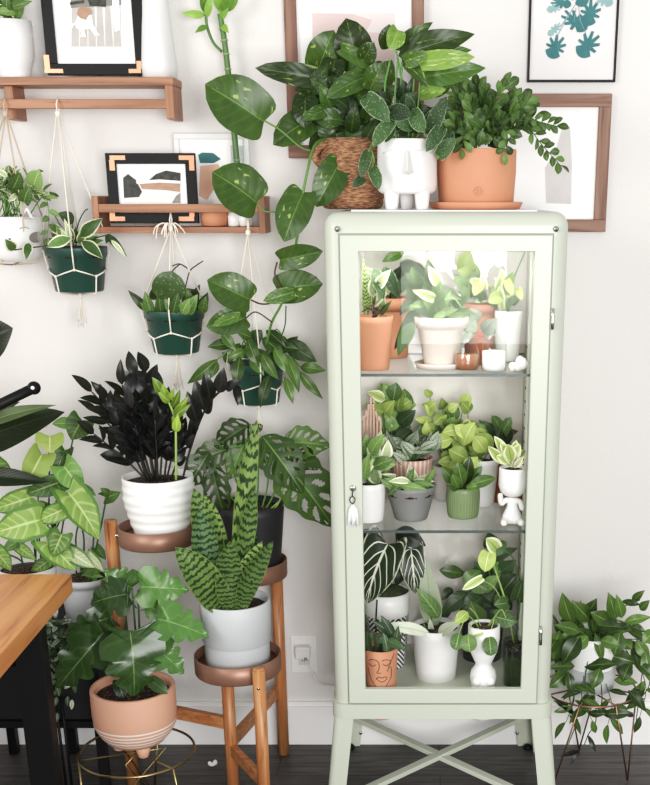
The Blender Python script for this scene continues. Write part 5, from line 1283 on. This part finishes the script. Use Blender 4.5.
for q in ('448 468 456 440 463 408', '446 468 440 430 430 398', '448 468 450 440 444 414', '450 468 466 440 468 412', '446 468 434 440 428 412'):
    q = [float(x) for x in q.split()]; p.T('st_green', [(q[0], q[1]), (q[2], q[3]), (q[4], q[5])], .0013)
p.done()
p = mkpot('potted_plant', 'lime-leaved plant in a tall plain white pot behind the green ribbed one', 480, 510, 462, 28, 38, S2, 'matt_white', Y=.295)
bush(p, 'lime', 26, 464, 448, 24, 20, 22, 15, 'obov', base=(478, 464), dy=.05); p.done()
p = mkpot('potted_plant', 'broad-leaved plant in a ribbed sage green pot on tiny feet, middle glass shelf', 463, 516, 490, 30, 33, S2, 'greenglaze', Y=.17, curve=.004, wob=lambda a, z: 1 + (.018 * cos(a * 36) if .006 < z < .07 else 0))
for k in range(3):
    a = radians(-90 + 120 * k); b = MB(); b.lathe(p.c + V((p.rb * .55 * cos(a), p.rb * .55 * sin(a), -.0002)), [(.004, 0), (.006, .002), (.007, .006)], 12); b.build('foot', M['greenglaze'], p.r)
p.L('hoya', '462 488 442 466 14 -.02;464 488 470 456 13 0;466 488 496 478 13 -.05;460 488 448 484 11 -.05;463 486 458 462 14 -.03;468 486 482 466 11 0;458 488 452 474 10 -.06;466 488 478 486 8 -.06', 'obov', nt=10); p.done()
p = mkpot('potted_plant', 'dark broad-leaved plant in a reddish clay pot, back right of the middle glass shelf', 508, 501, 458, 30, 38, S2, 'terra_d', Y=.33)
bush(p, 'dark', 12, 496, 434, 20, 9, 24, 12, 'ovate', base=(504, 458), dy=.04); bush(p, 'mid', 6, 500, 430, 18, 8, 20, 12, 'round', base=(504, 458)); p.done()
# pink fringed ornament
q = atY(366, 440, .22)
b = MB()
for i in range(7):
    x = -.024 + i * .008; b.tube(smooth_path([V((x * .6, 0, 0)), V((x, 0, .05)), V((x * 1.1 + .004, -.004, .1)), V((x * .7 + .006, -.01, .13 - abs(i - 3) * .008))], 4), .0042, 8, .003)
b.lathe((0, 0, 0), [(.016, 0), (.026, .002), (.024, .03), (.018, .036)], 20)
o = b.build('coral_ornament', plain('pale_pink_ceramic', 'd9b5a4', .6)); o.location = (q.x + .008, .235, S2 + .001); o.scale = (1, 1, 2.35); tag(o, 'pale pink branching ornament standing at the back left of the middle glass shelf', 'ornament')

# seated figure planter
q = atY(512, 520, .085); c = V((min(q.x, .183), .085, S2)); sc_ = 1 / scl(c)
p = Plant('potted_plant', c, 'cream and green rosette plant in a white seated-figure pot, right end of the middle shelf')
hb = height(c, 12 * sc_, 512, 470); zb_ = hb * .52; rb = 12.5 * sc_ * 1.1
p.pot([(rb * .3, zb_ - .003), (rb * .6, zb_), (rb * .9, zb_ + .010), (rb * 1.04, zb_ + .026), (rb * 1.02, hb - .004), (rb * .98, hb), (rb * .88, hb), (rb * .86, hb - .02), (rb * .4, zb_ + .01)], M['white'], name='bowl_head'); p.soil(rb * .87, hb - .008)
def skinned(name, verts, edges, mat, parent, sub=2):
    me = bpy.data.meshes.new(name); off = parent.location
    me.from_pydata([tuple(V(v[:3]) - off) for v in verts], edges, []); o = bpy.data.objects.new(name, me); COL.objects.link(o)
    m1 = o.modifiers.new('skin', 'SKIN'); m1.use_smooth_shade = True
    for i, v in enumerate(verts): me.skin_vertices[0].data[i].radius = (v[3], v[3])
    me.skin_vertices[0].data[0].use_root = True
    m2 = o.modifiers.new('sub', 'SUBSURF'); m2.levels = sub; m2.render_levels = sub
    bpy.context.view_layer.update(); dg = bpy.context.evaluated_depsgraph_get(); me2 = bpy.data.meshes.new_from_object(o.evaluated_get(dg)); o.modifiers.clear(); o.data = me2
    me2.materials.clear(); me2.materials.append(mat)
    for f in me2.polygons: f.use_smooth = True
    o.parent = parent; return o
def A(x, y, z, r): return (c.x + x, c.y + y, c.z + z, r)
z_ = zb_
vs = [A(0, .006, .014, .017), A(0, .004, z_ * .55, .016), A(0, .002, z_ * .95, .014), A(.018, -.002, .012, .011), A(.022, -.030, .011, .009), A(.020, -.036, .016, .008), A(-.018, -.002, .012, .011), A(-.024, -.030, .011, .009), A(-.022, -.036, .016, .008),
      A(.018, .0, z_ * .85, .009), A(.026, -.012, z_ * .5, .007), A(-.018, 0, z_ * .85, .009), A(-.030, -.006, z_ * .7, .008), A(-.033, -.01, z_ * 1.1, .007)]
skinned('figure_body', vs, [(0, 1), (1, 2), (0, 3), (3, 4), (4, 5), (0, 6), (6, 7), (7, 8), (2, 9), (9, 10), (2, 11), (11, 12), (12, 13)], M['matt_white'], p.r)
p.L('lime_v', '511 466 488 446 11 -.03;511 466 500 442 12 -.02;512 466 516 440 13 0;513 466 526 450 11 0;510 462 494 436 10 .02;512 462 508 444 14 -.05;514 464 524 462 10 -.04;508 464 496 456 10 -.04;511 460 520 444 11 -.05', 'obov', nt=10); p.L('pinky', '514 468 524 456 6 -.05;512 468 518 450 5 -.05', 'lance')
p.done()

# ---- cabinet floor
def striped():
    t = NT('black_and_white_stripes'); tc = t.n('ShaderNodeTexCoord').outputs['Object']; sp = t.n('ShaderNodeSeparateXYZ'); t.t.links.new(tc, sp.inputs[0])
    an = t.M('ARCTAN2', sp.outputs[1], sp.outputs[0]); zig = t.M('PINGPONG', t.M('MULTIPLY', an, .06), .03)
    ph = t.M('SINE', t.M('MULTIPLY', t.M('ADD', sp.outputs[2], zig), 420.0)); f = t.M('MULTIPLY', t.ramp(ph, -.1, .2), t.M('LESS_THAN', sp.outputs[2], .215)); return t.fin(t.mix(f, 'f1f0ee', '17171a'), .4)
p = mkpot('potted_alocasia', 'dark arrow leaves with bold white veins in a black and white striped pot', 387, 652, 598, 34, 46, S0, striped(), Y=.28, soilm='moss', soild=.004)
b = MB(); b.blob(p.c + V((0, 0, p.h - .008)), p.rt * .88, p.rt * .88, .022); b.build('moss_mound', M['moss'], p.r)
p.L('alocasia', '388 544 367 604 46 -.12;411 549 415 594 26 -.08', 'arrow', jit=.002, nt=16, nu=6, fold=.1); p.L('black_leaf', '396 530 426 546 20 -.06;405 562 396 586 14 -.04;376 530 362 552 22 -.04', 'ovate'); p.L('alocasia', '372 536 362 560 20 -.0', 'arrow')
p.T('st_blackish', [(388, 596, 0), (392, 570, -.03), (388, 546, -.10)], .0024); p.T('st_blackish', [(389, 596, 0), (402, 570, -.02), (411, 549, -.07)], .0022); p.T('st_blackish', [(376, 646, -.09), (376, 620, -.1), (377, 600, -.1)], .0028); p.T('st_blackish', [(388, 596, 0), (396, 560, -.02), (396, 530, -.05)], .002); p.done()
p = mkpot('potted_plant', 'dark-leaved plant in a terracotta pot with a line-drawn face, front left of cabinet floor', 381, 689, 653, 26, 34, S0, 'terracotta', Y=.06)
c = p.c
b = MB()
def stroke(pts, w=.0010):
    r_ = p.rb + (p.rt - p.rb) * .55
    b.tube(smooth_path([onfront(u, v, p.rb + (p.rt - p.rb) * max(0, min(1, (atY(u, v, c.y - r_).z - c.z) / p.h)), .0006) for u, v in pts], 4), w, 5)
stroke([(369, 662), (372, 660), (377, 661), (379, 664), (379, 669), (377, 673), (381, 673)]); stroke([(369, 665), (372, 667), (376, 665)]); stroke([(383, 664), (386, 666), (390, 664)]); stroke([(382, 661), (386, 660), (391, 662)]); stroke([(376, 679), (379, 677), (382, 678), (385, 677), (387, 679), (382, 682), (376, 679)]); stroke([(368, 670), (371, 680), (376, 687)]); stroke([(391, 668), (391, 678), (386, 687)]); stroke([(387, 672), (389, 668), (392, 660), (394, 656)])
for u, v in ((390, 663), (392, 660), (388, 667), (393, 657)): b.blob(onfront(u, v, p.rt * .95, .0006), .0018, .0008, .0014, seg=8, rg=5)
b.build('drawn_face', M['slot'], p.r)
bush(p, 'calathea', 9, 382, 638, 18, 13, 22, 10, 'ovate', base=(380, 653), dy=.04, st='st_brown'); bush(p, 'dark', 9, 380, 640, 18, 10, 22, 10, 'ovate', base=(380, 653), dy=.04, st='st_brown'); p.L('dark', '386 640 406 650 10 -.04', 'ovate'); p.T('st_brown', [(366, 638, -.03), (372, 630, -.03), (376, 640, -.03), (384, 632, -.03)], .0014); p.done()
p = mkpot('potted_rubber_plant', 'pale-leaved plant in a plain white round pot, centre of the cabinet floor', 436, 681, 634, 36, 48, S0, 'matt_white', Y=.19, th=.004)
p.L('pale', '434 628 425 556 22 .02;430 634 378 626 13 -.05;438 634 461 622 12 -.05;432 632 430 618 6 0', 'ovate', nt=12, jit=.003); p.L('mid', '439 618 416 588 16 -.04', 'ovate', nt=12); p.L('pale_v', '434 616 419 592 8 -.05', 'ovate')
p.T('st_dkgreen', [(432, 636, 0), (431, 620, 0), (432, 608, 0)], .0026); p.T('st_green', [(429, 636, -.02), (426, 630, -.03), (424, 624, -.04)], .0022); p.done()
p = mkpot('potted_plant', 'big broad-leaved dark plant in a black pot at the back right of the cabinet floor', 482, 664, 608, 34, 46, S0, 'blackpot', Y=.33)
p.L('hoya', '466 574 439 570 14 -.02;480 570 463 584 16 -.04;500 596 518 574 20 -.06;470 600 484 626 20 -.06', 'obov', nt=10, jit=.003)
p.L('dark', '468 592 441 614 17 -.04;482 598 462 610 22 -.05;484 602 484 626 20 -.05;452 588 442 600 10 0;486 580 506 566 18 0;500 572 516 560 16 0;490 560 518 548 12 0;478 590 496 606 20 0;470 570 486 586 22 .03;496 590 512 610 20 .03;488 575 474 562 18 .03;500 560 488 540 22 .0;494 548 488 532 18 -.0;450 604 442 622 10 0', 'ovate', nt=10)
p.L('mid', '470 580 490 592 18 -.03;486 588 500 576 14 -.03;505 592 494 608 14 -.04;496 560 508 580 16 0', 'ovate')
for q in ('482 610 476 590 466 574', '482 610 480 590 480 570', '484 610 494 600 500 596', '480 610 474 600 468 592', '484 610 490 580 486 560', '484 610 500 585 500 572', '486 610 496 580 500 560'): 
    q = [float(x) for x in q.split()]; p.T('st_green', [(q[0], q[1]), (q[2], q[3], -.01), (q[4], q[5], -.02)], .002)
p.done()
p = mkpot('potted_pothos', 'climbing lime and green leaves in a dark green glass pot, right front corner', 516, 677, 645, 24, 26, S0, glassmat('green_glass', (.68, .78, .66), 1.5), Y=.13, th=.003)
b = MB(); b.lathe(p.c, [(p.rb * .9, .004), (p.rt * .86, p.h * .8), (p.rt * .4, p.h * .8)], 24); b.build('potting_mix', M['moss'], p.r)
p.L('lime', '489 552 485 572 18 -.05', 'heart', nt=12); p.L('lime_v', '482 578 462 590 9 -.05;497 550 486 538 16 -.03', 'heart'); p.L('mid', '508 603 494 605 13 -.05;494 616 518 622 18 -.05;500 540 492 556 18 -.02;516 600 522 580 16 -.0', 'heart')
p.T('st_lt', [(514, 644, 0), (508, 610, -.03), (502, 590, -.03), (496, 572, -.03), (490, 552, -.05)], .0026); p.T('st_lt', [(512, 625, -.02), (496, 590, -.04), (482, 580, -.05)], .0016); p.T('st_green', [(514, 640), (520, 600), (514, 560), (500, 548, -.02)], .0022); p.done()
# torso planter
q = atY(483, 685, .06); c = V((q.x, .062, S0)); k = 1 / scl(c)
p = Plant('potted_pilea', c, 'round-leaved plant in a white torso-shaped pot, front right of the cabinet floor')
hb = height(c, 15 * k, 483, 630); 
p.pot([(8 * k, 0), (15 * k, .001), (17 * k, .008), (17 * k, .018), (14.5 * k, hb * .2), (11.5 * k, hb * .27), (10.6 * k, hb * .31), (11.8 * k, hb * .36), (13 * k, hb * .43), (12 * k, hb * .5), (8.5 * k, hb * .55), (7.6 * k, hb * .58), (9.5 * k, hb * .62), (13.5 * k, hb * .72), (15.6 * k, hb * .86), (15.5 * k, hb), (14 * k, hb), (13 * k, hb * .9), (5 * k, hb * .7)], M['matt_white'], name='torso_pot', wob=None)
for s_ in (-1, 1):
    b = MB(); b.blob(c + V((s_ * 6 * k, -8 * k, hb * .42)), 5.6 * k, 6 * k, 5.6 * k); b.build('bust', M['matt_white'], p.r)
    b = MB(); b.blob(c + V((s_ * 8.5 * k, -7 * k, .012)), 7.8 * k, 9 * k, .013); b.build('thigh', M['matt_white'], p.r)
p.soil(13.6 * k, hb - .006)
p.L('mid', '459 633 455 650 15 -.03;468 634 470 652 17 -.04;489 636 491 656 15 -.04', 'round', nt=12, nu=5, jit=.002); p.L('lime', '468 612 454 624 12 -.0;474 632 484 634 9 -.02;486 630 494 638 8 0', 'ovate')
for q in ('482 632 474 622 468 634', '482 632 468 616 459 633', '484 632 494 618 489 637', '483 632 476 615 470 608', '486 632 500 610 506 618'): 
    q = [float(x) for x in q.split()]; p.T('st_lt', [(q[0], q[1]), (q[2], q[3], -.02), (q[4], q[5], -.03)], .0013)
p.done()
